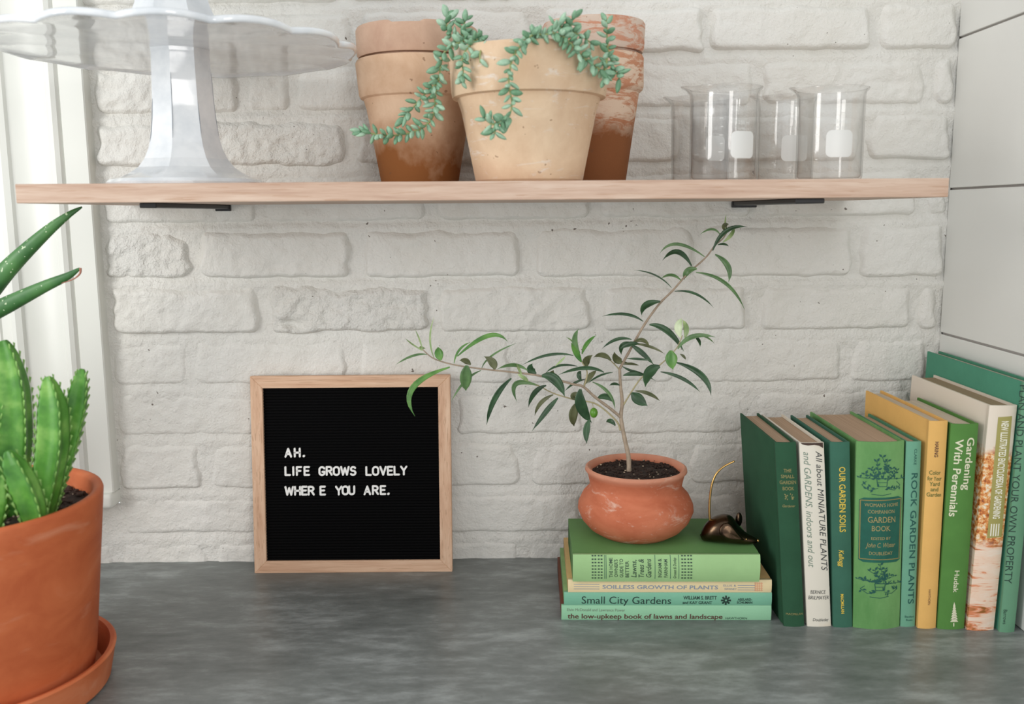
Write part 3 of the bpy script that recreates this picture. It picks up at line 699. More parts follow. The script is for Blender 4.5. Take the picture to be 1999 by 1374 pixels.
# ------------------------------------------------------------------ books
def cloth(name, c, rough=0.75, var=.10, bs=900):
    t = NT(name, rough, 0.25)
    n = t.noise(t.map(), 28, 5, .6); k = lin(c)
    fade = t.ramp(n, [(0.3, tuple(x*(1-var) for x in k[:3])+(1,)), (0.72, tuple(min(1, x*(1+var)) for x in k[:3])+(1,))])
    t.col(fade); a = t.noise(t.map((1, 1, .08)), bs, 2); b = t.noise(t.map((.08, .08, 1)), bs, 2); t.bump(t.math('ADD', a, b), .25, .0004); return t.m
def pages(c, axis=0):
    t = NT('page_edges', 0.85, .15); s = [(900, 4, 4), (4, 4, 900)][axis]
    n = t.noise(t.map(s), 1, 3); k = lin(c); t.col(t.ramp(n, [(.3, tuple(x*.72 for x in k[:3])+(1,)), (.7, k)])); t.bump(n, .4, .0004); return t.m
class Book:
    def __init__(s, mat, w_, h, d, label, cover_m, page_m, bulge=0.002, board=0.0022, over=0.003, mtx_loc=None, side_m=None):
        """local: x 0..w thickness, y 0..d from spine to fore edge, z 0..h"""
        s.m = mat; s.w, s.h, s.d, s.bulge = w_, h, d, bulge; s.im = mat.inverted()
        s.t = thing('book', mat @ Vector((w_/2, d/2, 0)) if mtx_loc is None else mtx_loc, label, 'book', None)
        b = board; rb_ = []
        N = 12
        for i in range(N+1):      # outer, right to left along the spine
            x = w_*(1-i/N); rb_.append((x, s.sy(x)))
        outer = [(w_, d), (w_, 0.010), (w_-.0009, 0.0075), (w_-.0008, 0.0055), (w_, 0.0035)]+rb_+[(0, 0.0035), (.0008, .0055), (.0009, .0075), (0, .010), (0, d)]
        inner = [(b, d), (b, 0.003)]+[(b+(w_-2*b)*i/6, s.sy(b+(w_-2*b)*i/6)+0.0022) for i in range(7)]+[(w_-b, 0.003), (w_-b, d)]
        poly = outer+inner; n = len(poly)
        V = [mat @ Vector((x, y, 0.0)) for x, y in poly]+[mat @ Vector((x, y, h)) for x, y in poly]
        bm = bmesh.new(); vv = [bm.verts.new(v) for v in V]
        for i in range(n): bm.faces.new((vv[i], vv[(i+1) % n], vv[n+(i+1) % n], vv[n+i]))
        f0 = bm.faces.new([vv[i] for i in reversed(range(n))]); f1 = bm.faces.new([vv[n+i] for i in range(n)])
        bmesh.ops.triangulate(bm, faces=[f0, f1])
        bmesh.ops.recalc_face_normals(bm, faces=bm.faces[:])
        o = bm_part('cover', bm, cover_m, s.t); smooth_by_angle(o, 30)
        if side_m:
            o.data.materials.append(side_m)
            r = root_loc(o)
            for p in o.data.polygons:
                c_ = s.im @ (Vector(p.center)+r)
                if c_.y > .0033: p.material_index = 1
        # page block with curved spine side and slightly hollow fore edge
        e = 0.0002; pl = []
        for i in range(9): x = b+e+(w_-2*b-2*e)*i/8; pl.append((x, s.sy(x)+0.0028))
        for i in range(9): x = w_-b-e-(w_-2*b-2*e)*i/8; pl.append((x, d-over-0.0015*math.sin(PI*i/8)))
        n = len(pl); V = [mat @ Vector((x, y, over)) for x, y in pl]+[mat @ Vector((x, y, h-over)) for x, y in pl]
        part('pages', V, [(i, (i+1) % n, n+(i+1) % n, n+i) for i in range(n)]+[tuple(reversed(range(n))), tuple(range(n, 2*n))], page_m, s.t)
    def sy(s, x):
        return -s.bulge*(1-(2*x/s.w-1)**2)+0.0
    def loc(s, px, py):
        o = s.im @ CAM; d = (s.im.to_3x3() @ ray(px, py)); t = (-s.bulge*.7-o.y)/d.y; q = o+d*t; return Vector((q.x, q.z))
    def put(s, x, z, off=0.00025): return s.m @ Vector((x, s.sy(min(max(x, 0), s.w))-off, z))
    def poly(s, name, V2, Fc, m, off=.00025):
        bm = bmesh.new(); vv = [bm.verts.new((x, 0, z)) for x, z in V2]
        for f in Fc:
            try: bm.faces.new([vv[i] for i in f])
            except ValueError: pass
        for i in range(1, 12):
            bmesh.ops.bisect_plane(bm, geom=bm.verts[:]+bm.edges[:]+bm.faces[:], plane_co=(s.w*i/12, 0, 0), plane_no=(1, 0, 0), dist=1e-7)
        for v in bm.verts: v.co = s.put(v.co.x, v.co.z, off)
        return bm_part(name, bm, m, s.t, recalc=False)
    def text(s, name, txt, p0, p1, th, m, shear=0.0, bold=0.0, serif=False, space=1.0):
        """p0->p1 picture points of the baseline-centre line start/end; th letter height in px"""
        a, b = s.loc(*p0), s.loc(*p1); d = b-a; L = d.length; d.normalize()
        # up direction: for local frame, e2 such that e1 x e2 = -y ; (x,z) plane -> e2 = rotate e1 by +90 in (x,z)
        e2 = Vector((-d.y, d.x))
        V, Fc, x0, x1 = text_mesh(txt, shear, bold, space)
        if serif: V, Fc = add_serifs(V, Fc)
        caps = 0.72 if any(c.isupper() or c in 'dbhklf' for c in txt) else .5
        hs = th*depth(s.t.location)/F/caps; sc = L/(x1-x0)
        out = [(a+d*((x-x0)*sc)+e2*((y-caps/2)*hs)) for x, y in V]
        return s.poly(name, [(q.x, q.y) for q in out], Fc, m)
    def line(s, name, pts, wpx, m):
        V, Fc = [], []; hw = wpx*depth(s.t.location)/F/2
        for a, b in pts:
            a, b = s.loc(*a), s.loc(*b); d = (b-a).normalized(); e = Vector((-d.y, d.x))*hw; k = len(V)
            V += [tuple(a-e), tuple(b-e), tuple(b+e), tuple(a+e)]; Fc.append((k, k+1, k+2, k+3))
        return s.poly(name, V, Fc, m)
def add_serifs(V, Fc):
    """small slab ticks at the foot and head of upright strokes"""
    from collections import defaultdict
    V = list(V); Fc = list(Fc); add = []
    for yy, s_ in ((0.0, 1), (0.72, -1)):
        xs = sorted({round(v[0], 3) for v in V if abs(v[1]-yy) < .012})
        i = 0
        while i < len(xs)-1:
            if xs[i+1]-xs[i] < .16 and xs[i+1]-xs[i] > .05:
                add.append((xs[i]-.055, xs[i+1]+.055, yy, s_)); i += 2
            else: i += 1
    for a, b, y, s_ in add:
        k = len(V); y2 = y+s_*.045
        V += [(a, min(y, y2)), (b, min(y, y2)), (b, max(y, y2)), (a, max(y, y2))]; Fc.append((k, k+1, k+2, k+3))
    return V, Fc
def upright(x0, y0, k, rz=0.0):
    """shear x by k*z (a cocked book), base on the counter"""
    S = Matrix.Identity(4); S[0][2] = k
    return Matrix.Translation((x0, y0, 0.0)) @ Matrix.Rotation(rz, 4, 'Z') @ S
pg_tan = pages((196, 168, 142)); pg_cream = pages((214, 200, 178)); pg_grey = pages((206, 192, 174)); pg_flat = pages((214, 196, 168), 1)
gold = plain('gold_print', (186, 158, 98), .45); gold_dim = plain('dim_gold_print', (158, 146, 92), .5); yellow_p = plain('yellow_print', (226, 196, 74), .5)
ink = plain('dark_ink', (58, 62, 62), .6); ink_green = plain('green_ink', (24, 84, 76), .6); ink_grey = plain('grey_green_ink', (120, 140, 124), .6); ink_black = plain('black_green_ink', (32, 58, 50), .6)
cream_p = plain('cream_print', (226, 224, 196), .5); brown_p = plain('brown_print', (92, 56, 48), .6); blue_p = plain('blue_print', (128, 146, 168), .6); red_p = plain('red_print', (224, 150, 116), .6)
olive_ink = plain('olive_ink', (104, 112, 52), .6); grey_ink = plain('grey_ink', (116, 130, 112), .6)

# 1 dark green, leftmost
b1 = Book(upright(.3186, -.2195, -.0840, .0), .0232, .2145, .148, 'tall dark green cloth book with faint gold title, leftmost upright book beside the brass mouse', cloth('dark_green_cloth', (44, 84, 60)), pg_tan, .0022)
def hz(b, name, txt, cx, cy, wpx, th, m, **kw): return b.text(name, txt, (cx-wpx/2, cy), (cx+wpx/2, cy), th, m, **kw)
for tx, y, w_ in (('THE', 918, 15), ('SMALL', 929.5, 26), ('GARDEN', 941, 32), ('BOOK', 953, 22)): hz(b1, 'title', tx, 1537+(y-918)*.05, y, w_, 6.5, gold_dim, serif=True)
hz(b1, 'author', 'Gardener', 1540, 987, 25, 5, gold_dim, shear=.2)
hz(b1, 'publisher', 'MACMILLAN', 1551, 1198, 33, 4, gold_dim)
def blob(b, name, cx, cy, rpx, m, seed, n=14, asp=.6):
    """leafy ornament of small pointed leaves"""
    r = random.Random(seed); c = b.loc(cx, cy); s_ = depth(b.t.location)/F; V, Fc = [], []
    for i in range(n):
        a = r.uniform(0, 2*PI); d = rpx*s_*r.uniform(0.15, .8); p = Vector((c.x+d*math.cos(a), c.y+d*asp*math.sin(a))); a2 = a+r.uniform(-.6, .6); l = rpx*s_*.42; k = len(V)
        e = Vector((math.cos(a2), math.sin(a2))); f = Vector((-e.y, e.x)); V += [tuple(p), tuple(p+e*l*.5+f*l*.22), tuple(p+e*l), tuple(p+e*l*.5-f*l*.22)]; Fc.append((k, k+1, k+2, k+3))
    b.poly(name, V, Fc, m)
blob(b1, 'ornament', 1539, 970, 9, gold_dim, 2, 16, .8)

# 2 white jacket
def jacket_white():
    t = NT('white_jacket', .55, .4); n = t.noise(t.map((1, 1, .6)), 9, 5, .6, 1.2)
    t.col(t.ramp(n, [(.5, lin((228, 222, 208))), (.64, lin((224, 210, 188))), (.67, lin((204, 178, 150))), (.70, lin((226, 218, 204)))])); return t.m
b2 = Book(upright(.3450, -.2205, -.0832, .008), .0270, .2140, .143, 'book in worn off-white jacket with stained spine, second upright book from the left', jacket_white(), pg_tan, .0016)
b2.text('title', 'All about MINIATURE PLANTS', (1598.5, 880), (1610, 1114), 12, ink, shear=.25)
b2.text('title', 'and GARDENS, indoors and out', (1575, 882), (1585, 1107), 12, ink_grey, shear=.25)
hz(b2, 'author', 'BERNICE', 1597, 1155, 30, 7, ink, shear=.2); hz(b2, 'author', 'BRILMAYER', 1598, 1166, 40, 7, ink, shear=.2)
hz(b2, 'publisher', 'Doubleday', 1602, 1209, 31, 6, ink, shear=.25)
# torn jacket flap edge at the head of the spine
b2.poly('torn_edge', [(.001, .2140), (.026, .2140), (.0262, .2075), (.0215, .2105), (.016, .2118), (.009, .2110), (.003, .2122)], [(0, 1, 2, 3, 4, 5, 6)], plain('torn_edge', (70, 52, 44), .8))

# 3 blue-green
b3 = Book(upright(.3738, -.2230, -.0630, .006), .0215, .2150, .136, 'slim blue-green cloth book with yellow title, third upright book from the left', cloth('blue_green_cloth', (60, 106, 88)), pg_tan, .0020)
b3.text('title', 'OUR GARDEN SOILS', (1644, 911), (1645, 1038), 11.5, yellow_p, bold=.012)
b3.text('author', 'Kellogg', (1642, 1073), (1643, 1106), 9, yellow_p, shear=.25, bold=.01)
b3.text('publisher', 'MACMILLAN', (1643.5, 1159), (1645, 1197), 5.5, yellow_p, bold=.02)

# 4 thick green with plaque
def cloth_faded(name, c1, c2):
    t = NT(name, .7, .25); n = t.noise(t.map((1, 1, .35)), 16, 6, .65); t.col(t.ramp(n, [(.35, lin(c1)), (.68, lin(c2))]))
    a = t.noise(t.map((1, 1, .08)), 900, 2); b = t.noise(t.map((.08, .08, 1)), 900, 2); t.bump(t.math('ADD', a, b), .3, .0004); return t.m
b4 = Book(upright(.3958, -.2240, -.0320, .004), .0528, .2160, .150, 'thickest upright book, bright green with dark plaque and plant drawings on its spine', cloth_faded('bright_green_cloth', (94, 144, 84), (126, 172, 110)), pg_tan, .0065)
def garden_art(b, x0, x1, y0, y1, m, seed, up=True):
    r = random.Random(seed); V, Fc = [], []; s_ = depth(b.t.location)/F
    def strk(pts, w_):
        for (p, q) in zip(pts[:-1], pts[1:]):
            a, c_ = b.loc(*p), b.loc(*q); d = (c_-a)
            if d.length < 1e-6: continue
            e = Vector((-d.y, d.x)).normalized()*w_*s_/2; k = len(V); V.extend([tuple(a-e), tuple(c_-e), tuple(c_+e), tuple(a+e)]); Fc.append((k, k+1, k+2, k+3))
    def lf(p, a2, l):
        c_ = b.loc(*p); e = Vector((math.cos(a2), math.sin(a2))); f = Vector((-e.y, e.x)); l *= s_; k = len(V)
        V.extend([tuple(c_), tuple(c_+e*l*.5+f*l*.24), tuple(c_+e*l), tuple(c_+e*l*.5-f*l*.24)]); Fc.append((k, k+1, k+2, k+3))
    cx = (x0+x1)/2; w_ = x1-x0; h = y1-y0; by = y0+h*.78
    for i in range(9):
        sx = cx+w_*r.uniform(-.22, .22); ex = cx+w_*(-.5+i/8); ey = y0+h*(.05+.55*abs(i-4)/4*r.uniform(.6, 1.1)); pts = [(sx+(ex-sx)*t**1.4, by-h*.2+(ey-by+h*.2)*t) for t in (0, .25, .5, .75, 1)]
        strk(pts, .9)
        for t in range(1, 5):
            for sd in (-1, 1): lf(pts[t], PI/2+sd*r.uniform(.5, 1.3)+(cx-ex)/w_, r.uniform(5, 9))
    strk([(cx-w_*.13, by-h*.2), (cx-w_*.11, by), (cx+w_*.11, by), (cx+w_*.13, by-h*.2), (cx-w_*.13, by-h*.2)], 1.3)
    strk([(cx-w_*.11, by-h*.1), (cx+w_*.11, by-h*.1)], 1)
    strk([(cx+w_*.13, by-h*.15), (cx+w_*.3, by-h*.28)], 1.2)
    for sd in (-1, 1):
        strk([(cx+sd*w_*.1, by+h*.04), (cx+sd*w_*.3, by+h*.1), (cx+sd*w_*.46, by-h*.02), (cx+sd*w_*.36, by-h*.12)], 1.1)
        for j in range(7): lf((cx+sd*w_*(.1+.055*j), by+h*(.02+.05*math.sin(j))), r.uniform(0, 2*PI), r.uniform(5, 9))
    strk([(cx-w_*.25, y1-2), (cx, y1), (cx+w_*.22, y1-3)], 1.1)
    b.poly('plant_drawing', V, Fc, m)
garden_art(b4, 1680, 1762, 888, 966, ink_green, 5); garden_art(b4, 1677, 1756, 1099, 1166, ink_green, 9)
plq = []
c0, c1_, c2_, c3_ = b4.loc(1679, 976), b4.loc(1763, 973), b4.loc(1759, 1093), b4.loc(1677, 1093)
N = 10; V = []
for j in range(2):
    for i in range(N+1):
        t = i/N; p = (c0*(1-t)+c1_*t) if j == 0 else (c3_*(1-t)+c2_*t); V.append((p.x, p.y+(.0025 if j == 0 else -.0025)*(0 if i in (0, N) else 1)))
b4.poly('plaque', V, [(i, i+1, N+2+i, N+1+i) for i in range(N)], plain('plaque_green', (20, 92, 76), .6, var=.15, vs_=80), .0002)
rim_ = plain('plaque_border', (142, 128, 72), .6)
b4.line('plaque_border', [((1681, 977), (1761, 974)), ((1761, 974), (1757, 1091)), ((1757, 1091), (1679, 1091)), ((1679, 1091), (1681, 977))], 1.6, rim_)
gold_l = plain('plaque_print', (168, 150, 96), .5)
def hz4(txt, cx, cy, w_, th, **kw):
    o = b4.text('title', txt, (cx-w_/2, cy), (cx+w_/2, cy-.5), th, gold_l, **kw); return o
for a in (("WOMAN'S HOME", 1721, 985, 66, 6.5), ('COMPANION', 1720, 998, 52, 6.5), ('GARDEN', 1721, 1013.5, 54, 11), ('BOOK', 1719, 1030.5, 36, 10), ('EDITED BY', 1719, 1050, 38, 5.5), ('DOUBLEDAY', 1719, 1079, 46, 6.5)): hz4(*a, serif=True)
hz4('John C. Wister', 1719, 1063, 58, 9, shear=.3)

# 5 slim pale blue-green
b5 = Book(upright(.4497, -.2235, -.0260, .004), .0165, .2150, .140, 'slimmest upright book, pale aqua cloth with dark teal vertical title', cloth('aqua_cloth', (110, 164, 138), var=.05), pg_tan, .0018, side_m=cloth('aqua_board', (84, 140, 110), var=.06))
b5.text('author', 'CLARKE', (1787.5, 876), (1786, 907), 5, ink_green)
b5.text('title', 'ROCK GARDEN PLANTS', (1785.5, 923), (1778, 1178), 11.5, ink_green, bold=.008)
hz(b5, 'publisher', 'Blandford', 1775, 1203, 18, 4, ink_green); hz(b5, 'publisher', 'Books', 1775, 1209.5, 13, 4, ink_green)

# 6 yellow
b6 = Book(upright(.4672, -.2285, -.0070, .006), .0205, .2390, .172, 'mustard yellow cloth book with small brown print, taller than the green books to its left', cloth('yellow_cloth', (228, 180, 106), var=.05), pg_cream, .0022)
b6.text('author', 'HARING', (1829, 862), (1827, 892), 6.5, brown_p, bold=.02)
for tx, y, w_ in (('Color', 922, 22), ('for Your', 933.5, 27), ('Yard', 944, 20), ('and', 954.5, 15), ('Garden', 965, 28)): hz(b6, 'title', tx, 1825-(y-922)*.04, y, w_, 7.5, olive_ink, bold=.015)
b6.text('publisher', 'HAWTHORN', (1814.5, 1150), (1813, 1180), 4.5, brown_p)

# 7 green perennials
b7 = Book(upright(.4888, -.2305, 0.0, .004), .0300, .2360, .142, 'mid green cloth book with large cream vertical title, right of the yellow book', cloth('leaf_green_cloth', (86, 134, 66), var=.08), pg_cream, .0028)
b7.text('title', 'Gardening', (1896, 854), (1886, 956), 14, cream_p, bold=.014)
b7.text('title', 'With Perennials', (1873.5, 857), (1860, 1008), 13.5, cream_p, bold=.014)
b7.text('author', 'Hudak', (1868, 1113), (1864.5, 1156), 9, cream_p, bold=.01)
V, Fc = [], []
for j in range(7):
    y = 1178+j*5; wd = 2.5+j*.95
    a, b_, c_ = b7.loc(1862, y-4), b7.loc(1862-wd, y+5), b7.loc(1862+wd, y+5); k = len(V); V += [tuple(a), tuple(b_), tuple(c_)]; Fc.append((k, k+1, k+2))
b7.poly('tree_emblem', V, Fc, cream_p); b7.line('tree_trunk', [((1861, 1215), (1861, 1222))], 2, cream_p)

# 8 picture jacket
def jacket_photo():
    t = NT('garden_photo_jacket', .35, .5); sx = t.n('ShaderNodeSeparateXYZ'); t.l(t.tc.outputs['Object'], sx.inputs[0]); z = sx.outputs[2]
    leaves = t.ramp(t.noise(t.map((1, 1, 1)), 170, 4, .7), [(.34, lin((112, 62, 36))), (.43, lin((204, 112, 48))), (.52, lin((232, 176, 108))), (.60, lin((240, 226, 204)))])
    bands = t.ramp(t.noise(t.map((.25, .25, 1.6)), 70, 4, .65, 1.2), [(.33, lin((150, 98, 44))), (.40, lin((222, 138, 96))), (.46, lin((238, 206, 182))), (.66, lin((240, 222, 206)))])
    cream = lin((228, 216, 200))
    nz2 = t.math('MULTIPLY', t.math('SUBTRACT', t.noise(t.map(), 60, 3), .5), .03)
    zz = t.math('ADD', z, nz2)
    def step(edge, w_=.006):
        m = t.n('ShaderNodeMapRange'); m.inputs[1].default_value = edge-w_; m.inputs[2].default_value = edge+w_; t.l(zz, m.inputs[0]); return m.outputs[0]
    a = t.mix(step(.100), bands, leaves); a = t.mix(step(.205), a, cream); t.col(a); return t.m
b8 = Book(upright(.5200, -.2350, .0275, .004), .0300, .2570, .187, 'tall book in picture jacket, white above and rusty autumn foliage below, with olive title strip', jacket_photo(), pages((170, 148, 120)), .0020)
olive_pl = plain('olive_strip', (166, 158, 92), .4)
a0, a1, a2, a3 = b8.loc(1948, 814), b8.loc(1976, 812), b8.loc(1956, 1048), b8.loc(1926, 1050)
N = 6; V = [tuple(a0*(1-i/N)+a1*(i/N)) for i in range(N+1)]+[tuple(a3*(1-i/N)+a2*(i/N)) for i in range(N+1)]
b8.poly('title_strip', V, [(i, i+1, N+2+i, N+1+i) for i in range(N)], olive_pl, .0002)
wp = plain('white_print', (244, 240, 226), .45)
o = b8.text('title', 'NEW ILLUSTRATED ENCYCLOPEDIA OF GARDENING', (1962.5, 822), (1944.5, 1012), 13, wp, bold=.02)
b8.line('print_bars', [((1935, 1022), (1933, 1046)), ((1940, 1022), (1938, 1046)), ((1945, 1022), (1943, 1046)), ((1950, 1022), (1948, 1046))], 2.2, wp)

# 9 tall green at the wall
b9 = Book(upright(.5535, -.2405, .0190, .003), .0168, .2830, .222, 'tallest book, sea green with dark vertical title, rightmost against the plank wall', cloth('sea_green_cloth', (106, 154, 124), var=.05), pg_grey, .0018, side_m=cloth('sea_green_board', (80, 144, 118), var=.06))
b9.text('title', 'PLAN AND PLANT YOUR OWN PROPERTY', (1999, 752), (1968, 1139), 12, ink_black)
b9.text('publisher', 'Barrows', (1963, 1190), (1961, 1218), 6, ink_black)

# --- stack of four lying books
def lying(xl, yl, z0, w_, ang):
    R_ = Matrix(((0, 0, 1, 0), (0, 1, 0, 0), (-1, 0, 0, 0), (0, 0, 0, 1)))   # local z -> x, local x -> -z
    return Matrix.Translation((xl, yl, z0+w_)) @ Matrix.Rotation(ang, 4, 'Z') @ R_
def lay(name, pxl, pxr, z0, w_, yl, ang, d, label, cm, pm, bulge, side=None):
    zm = z0+w_/2
    xl = at(pxl, 1150, Y=yl).x; 
    # solve spine length from right picture edge
    y_r = yl+math.sin(ang)*.24; xr = at(pxr, 1150, Y=y_r).x; h = (xr-xl)/math.cos(ang)
    m = lying(xl, yl, z0, w_, ang); c = m @ Vector((w_, d/2, h/2))
    b = Book(m, w_, h, d, label, cm, pm, bulge, mtx_loc=Vector((c.x, c.y, z0)), side_m=side); return b
A = -.032
s1 = lay('s1', 1096, 1507, 0.0003, .0178, -.1965, A, .150, 'bottom book of the lying stack, pale mint with brown title', cloth('mint_jacket', (146, 196, 160), .5, .03), pg_flat, .0012, plain('brown_board', (112, 60, 44), .6, var=.1))
s2 = lay('s2', 1101, 1507, .0183, .0154, -.1965, A, .142, 'blue-green jacket book lying second from the bottom of the stack', cloth('sea_jacket', (122, 180, 152), .45, .03), pg_flat, .0012, plain('leafy_jacket', (128, 168, 110), .5, var=.12))
s3 = lay('s3', 1109, 1506, .0339, .0152, -.1970, A, .138, 'cream book with pale blue title lying third in the stack under the thick green one', cloth('cream_jacket', (232, 212, 168), .5, .03), pg_flat, .0012, plain('cream_board', (214, 176, 118), .6, var=.06))
s4 = lay('s4', 1118, 1482, .0493, .0322, -.2030, A, .124, 'thick pale green book on top of the stack, carrying the clay pot and the mouse', cloth('pale_green_spine', (158, 196, 138), .6, .05), pg_flat, .0030, cloth('green_board', (96, 138, 82), .6, .06))
STOP = .0493+.0322
s1.text('title', 'the low-upkeep book of lawns and landscape', (1108, 1202), (1410.5, 1203), 10, brown_p, bold=.016)
s1.text('author', 'Elvin McDonald and Lawrence Power', (1107, 1189.5), (1220, 1190.5), 5.5, grey_ink)
s1.text('publisher', 'HAWTHORN', (1416.5, 1206.5), (1458, 1206.8), 4.5, ink_black)
s2.text('title', 'Small City Gardens', (1135.5, 1170.5), (1310, 1171.5), 15, ink_black)
s2.text('author', 'WILLIAM S. BRETT', (1334, 1166), (1399, 1166.3), 6.5, ink_black, bold=.02, serif=True); s2.text('author', 'and KAY GRANT', (1332.5, 1175.6), (1390, 1176), 6.5, ink_black, bold=.01, serif=True)
s2.text('publisher', 'ABELARD-', (1440, 1169.5), (1468, 1169.6), 4.8, ink_black, bold=.02, serif=True); s2.text('publisher', 'SCHUMAN', (1438.5, 1175.6), (1468.5, 1175.8), 4.8, ink_black, bold=.02, serif=True)
c = s2.loc(1417, 1171.5); V, Fc = [], []; q_ = .0058
for k in range(8):
    a = k*PI/4; n_ = len(V); V += [(c.x+q_*.25*math.cos(a-.7), c.y+q_*.25*math.sin(a-.7)), (c.x+q_*math.cos(a-.2), c.y+q_*math.sin(a-.2)), (c.x+q_*math.cos(a+.2), c.y+q_*math.sin(a+.2)), (c.x+q_*.25*math.cos(a+.7), c.y+q_*.25*math.sin(a+.7))]; Fc.append((n_, n_+1, n_+2, n_+3))
s2.poly('rosette', V, Fc, ink_black)
s3.text('title', 'SOILLESS GROWTH OF PLANTS', (1176, 1145), (1401.5, 1146), 7.5, blue_p, serif=True, bold=.012)
s3.line('rules', [((1120, 1140), (1170, 1140.3)), ((1120, 1144.5), (1170, 1144.8)), ((1120, 1149), (1170, 1149.3))]+[((1440, y), (1474, y+.2)) for y in (1142, 1146.5, 1151)], .9, blue_p)
s3.text('author', 'ELLIS &', (1412, 1142.5), (1437, 1142.6), 3.8, blue_p); s3.text('author', 'SWANEY', (1414, 1149), (1438, 1149.2), 4.2, blue_p)
s3.line('red_grid', [((1473, y), (1489, y+.1)) for y in (1138, 1141.5, 1145, 1148.5, 1152)]+[((x, 1136.5), (x, 1153.5)) for x in (1474, 1478, 1482, 1486)], .9, red_p)
dots = []
for x0, x1 in ((1155, 1176), (1330, 1353)):
    for j in range(8):
        y = 1085.5+j*6.1
        for x in (x0, x0+5.5, x0+12, x0+17.5): dots.append(((x, y), (x+3.6, y+.05)))
s4.line('dot_pattern', dots, 2.2, ink_black)
s4.line('rules', [((x, 1084), (x+.2, 1130)) for x in (1180, 1183, 1278.5, 1308.5, 1325)], .8, ink_green)
for nm, tx, x, y0, y1, th, sh_, m_ in (('title', 'THE HOME', 1192.5, 1127, 1089, 6.5, 0, ink_black), ('title', "OWNER'S", 1202.5, 1126, 1092, 6.5, 0, ink_black), ('title', 'GUIDE TO', 1213, 1127, 1091, 6.5, 0, ink_black), ('title', 'BETTER', 1224, 1127, 1095, 6.5, 0, ink_black),
        ('title', 'Lawns,', 1237, 1127, 1093, 10, .25, ink_black), ('title', 'Trees &', 1251.5, 1127, 1091, 10, .25, ink_black), ('title', 'Gardens', 1266, 1127, 1091, 10, .25, ink_black),
        ('author', 'INGHAM &', 1288, 1127, 1091, 6.5, 0, ink_black), ('author', 'FARNHAM', 1299.5, 1127, 1092, 6.5, 0, ink_black), ('publisher', 'Grosset & Dunlap', 1317, 1129, 1089, 5.5, .25, ink_black)):
    s4.text(nm, tx, (x, y0), (x-.5, y1), th, m_, shear=sh_, serif=(sh_ == 0), bold=.005)

# ------------------------------------------------------------------ olive bonsai in squat pot
def olive_pot_mat():
    t = NT('weathered_terracotta', .8, .25); a = t.noise(t.map((1, 1, 1.8)), 18, 5, .6, .4); base = t.ramp(a, [(.3, lin((176, 94, 64))), (.7, lin((204, 124, 92)))])
    b = t.noise(t.map((1, 1, 2.2), loc=(1, 4, 0)), 28, 6, .72, .6); base = t.mix(t.ramp(b, [(.56, G(0)), (.68, G(.75))]), base, lin((216, 184, 166)))
    sx = t.n('ShaderNodeSeparateXYZ'); t.l(t.tc.outputs['Object'], sx.inputs[0]); mr = t.n('ShaderNodeMapRange'); mr.inputs[1].default_value = .072; mr.inputs[2].default_value = .084; t.l(sx.outputs[2], mr.inputs[0])
    base = t.mix(t.math('MULTIPLY', mr.outputs[0], .45), base, lin((214, 176, 152)))
    t.col(base); t.bump(t.math('ADD', t.noise(t.map(), 220, 3), t.noise(t.map(), 40, 2)), .3, .0006); return t.m
PB = at(1250, 1063, Z=STOP); PY = PB.y+.043
op = thing('potted_olive_tree', (PB.x, PY, STOP), 'small olive tree with thin leaves in squat round terracotta pot on the book stack', 'potted plant')
z0 = STOP; rows = px_prof(1242, PY, [(112, 1004), (106, 975), (88, 946), (86, 938), (99, 916)])
rb_, zb_ = rows[0]
zneck = rows[2][1]; zr = rows[4][1]; rr_ = rows[4][0]
prof = [(.0005, z0), (.040, z0), (.0445, z0+.0012), (.056, z0+.0085), (.0645, z0+.0185), (rb_, z0+.0305), (rb_-.0008, z0+.038), (rb_-.006, z0+.049), (rb_-.013, z0+.0565), (rows[2][0]+.0005, zneck), (rows[2][0]+.001, zneck+.004), (rr_-.003, zr-.0035), (rr_, zr), (rr_-.0005, zr+.003), (rr_-.003, zr+.0045), (rr_-.0062, zr+.0025), (rr_-.0085, zr-.004), (rows[2][0]-.0065, zneck-.004), (rb_-.012, z0+.045), (.0005, z0+.04)]
lathe('body', PB.x, PY, prof, olive_pot_mat(), op, 96, False, 60)
print('OLIVE', PB, PY, rows, z0)
# soil: uneven disc with crumbs
rsoil = rr_-.0080; V, Fc = [], []; n = 40; zs = zr-.0035
for i in range(12):
    r = rsoil*i/11
    for k in range(n):
        a = 2*PI*k/n; V.append((PB.x+r*math.cos(a), PY+r*math.sin(a), zs+(float(fbm(np.array([r*math.cos(a)*220]), np.array([r*math.sin(a)*220]), 5, 2)[0])*.0018 if i else 0)+.002*(1-i/11)))
for i in range(11):
    for k in range(n): Fc.append((i*n+k, i*n+(k+1) % n, (i+1)*n+(k+1) % n, (i+1)*n+k))
part('soil', V, Fc, soil_mat, op, True)
def crumbs(cx, cy, zs, R_, cnt, parent, seed, mat, smin=.0008, smax=.0022):
    r = random.Random(seed); V, Fc = [], []
    ico = bmesh.new(); bmesh.ops.create_icosphere(ico, subdivisions=1, radius=1); iv = [v.co.copy() for v in ico.verts]; fi = [tuple(v.index for v in f.verts) for f in ico.faces]; ico.free()
    for i in range(cnt):
        a = r.uniform(0, 2*PI); q = R_*math.sqrt(r.random()); s_ = r.uniform(smin, smax); p = Vector((cx+q*math.cos(a), cy+q*math.sin(a), zs+r.uniform(0, .0015))); k = len(V)
        e = (r.uniform(.6, 1.5), r.uniform(.6, 1.3), r.uniform(.4, 1))
        V += [(p.x+v.x*s_*e[0]*r.uniform(.8, 1.2), p.y+v.y*s_*e[1], p.z+v.z*s_*e[2]) for v in iv]; Fc += [tuple(k+j for j in f) for f in fi]
    o = part('soil_crumbs', V, Fc, mat, parent); o['kind'] = 'stuff'; return o
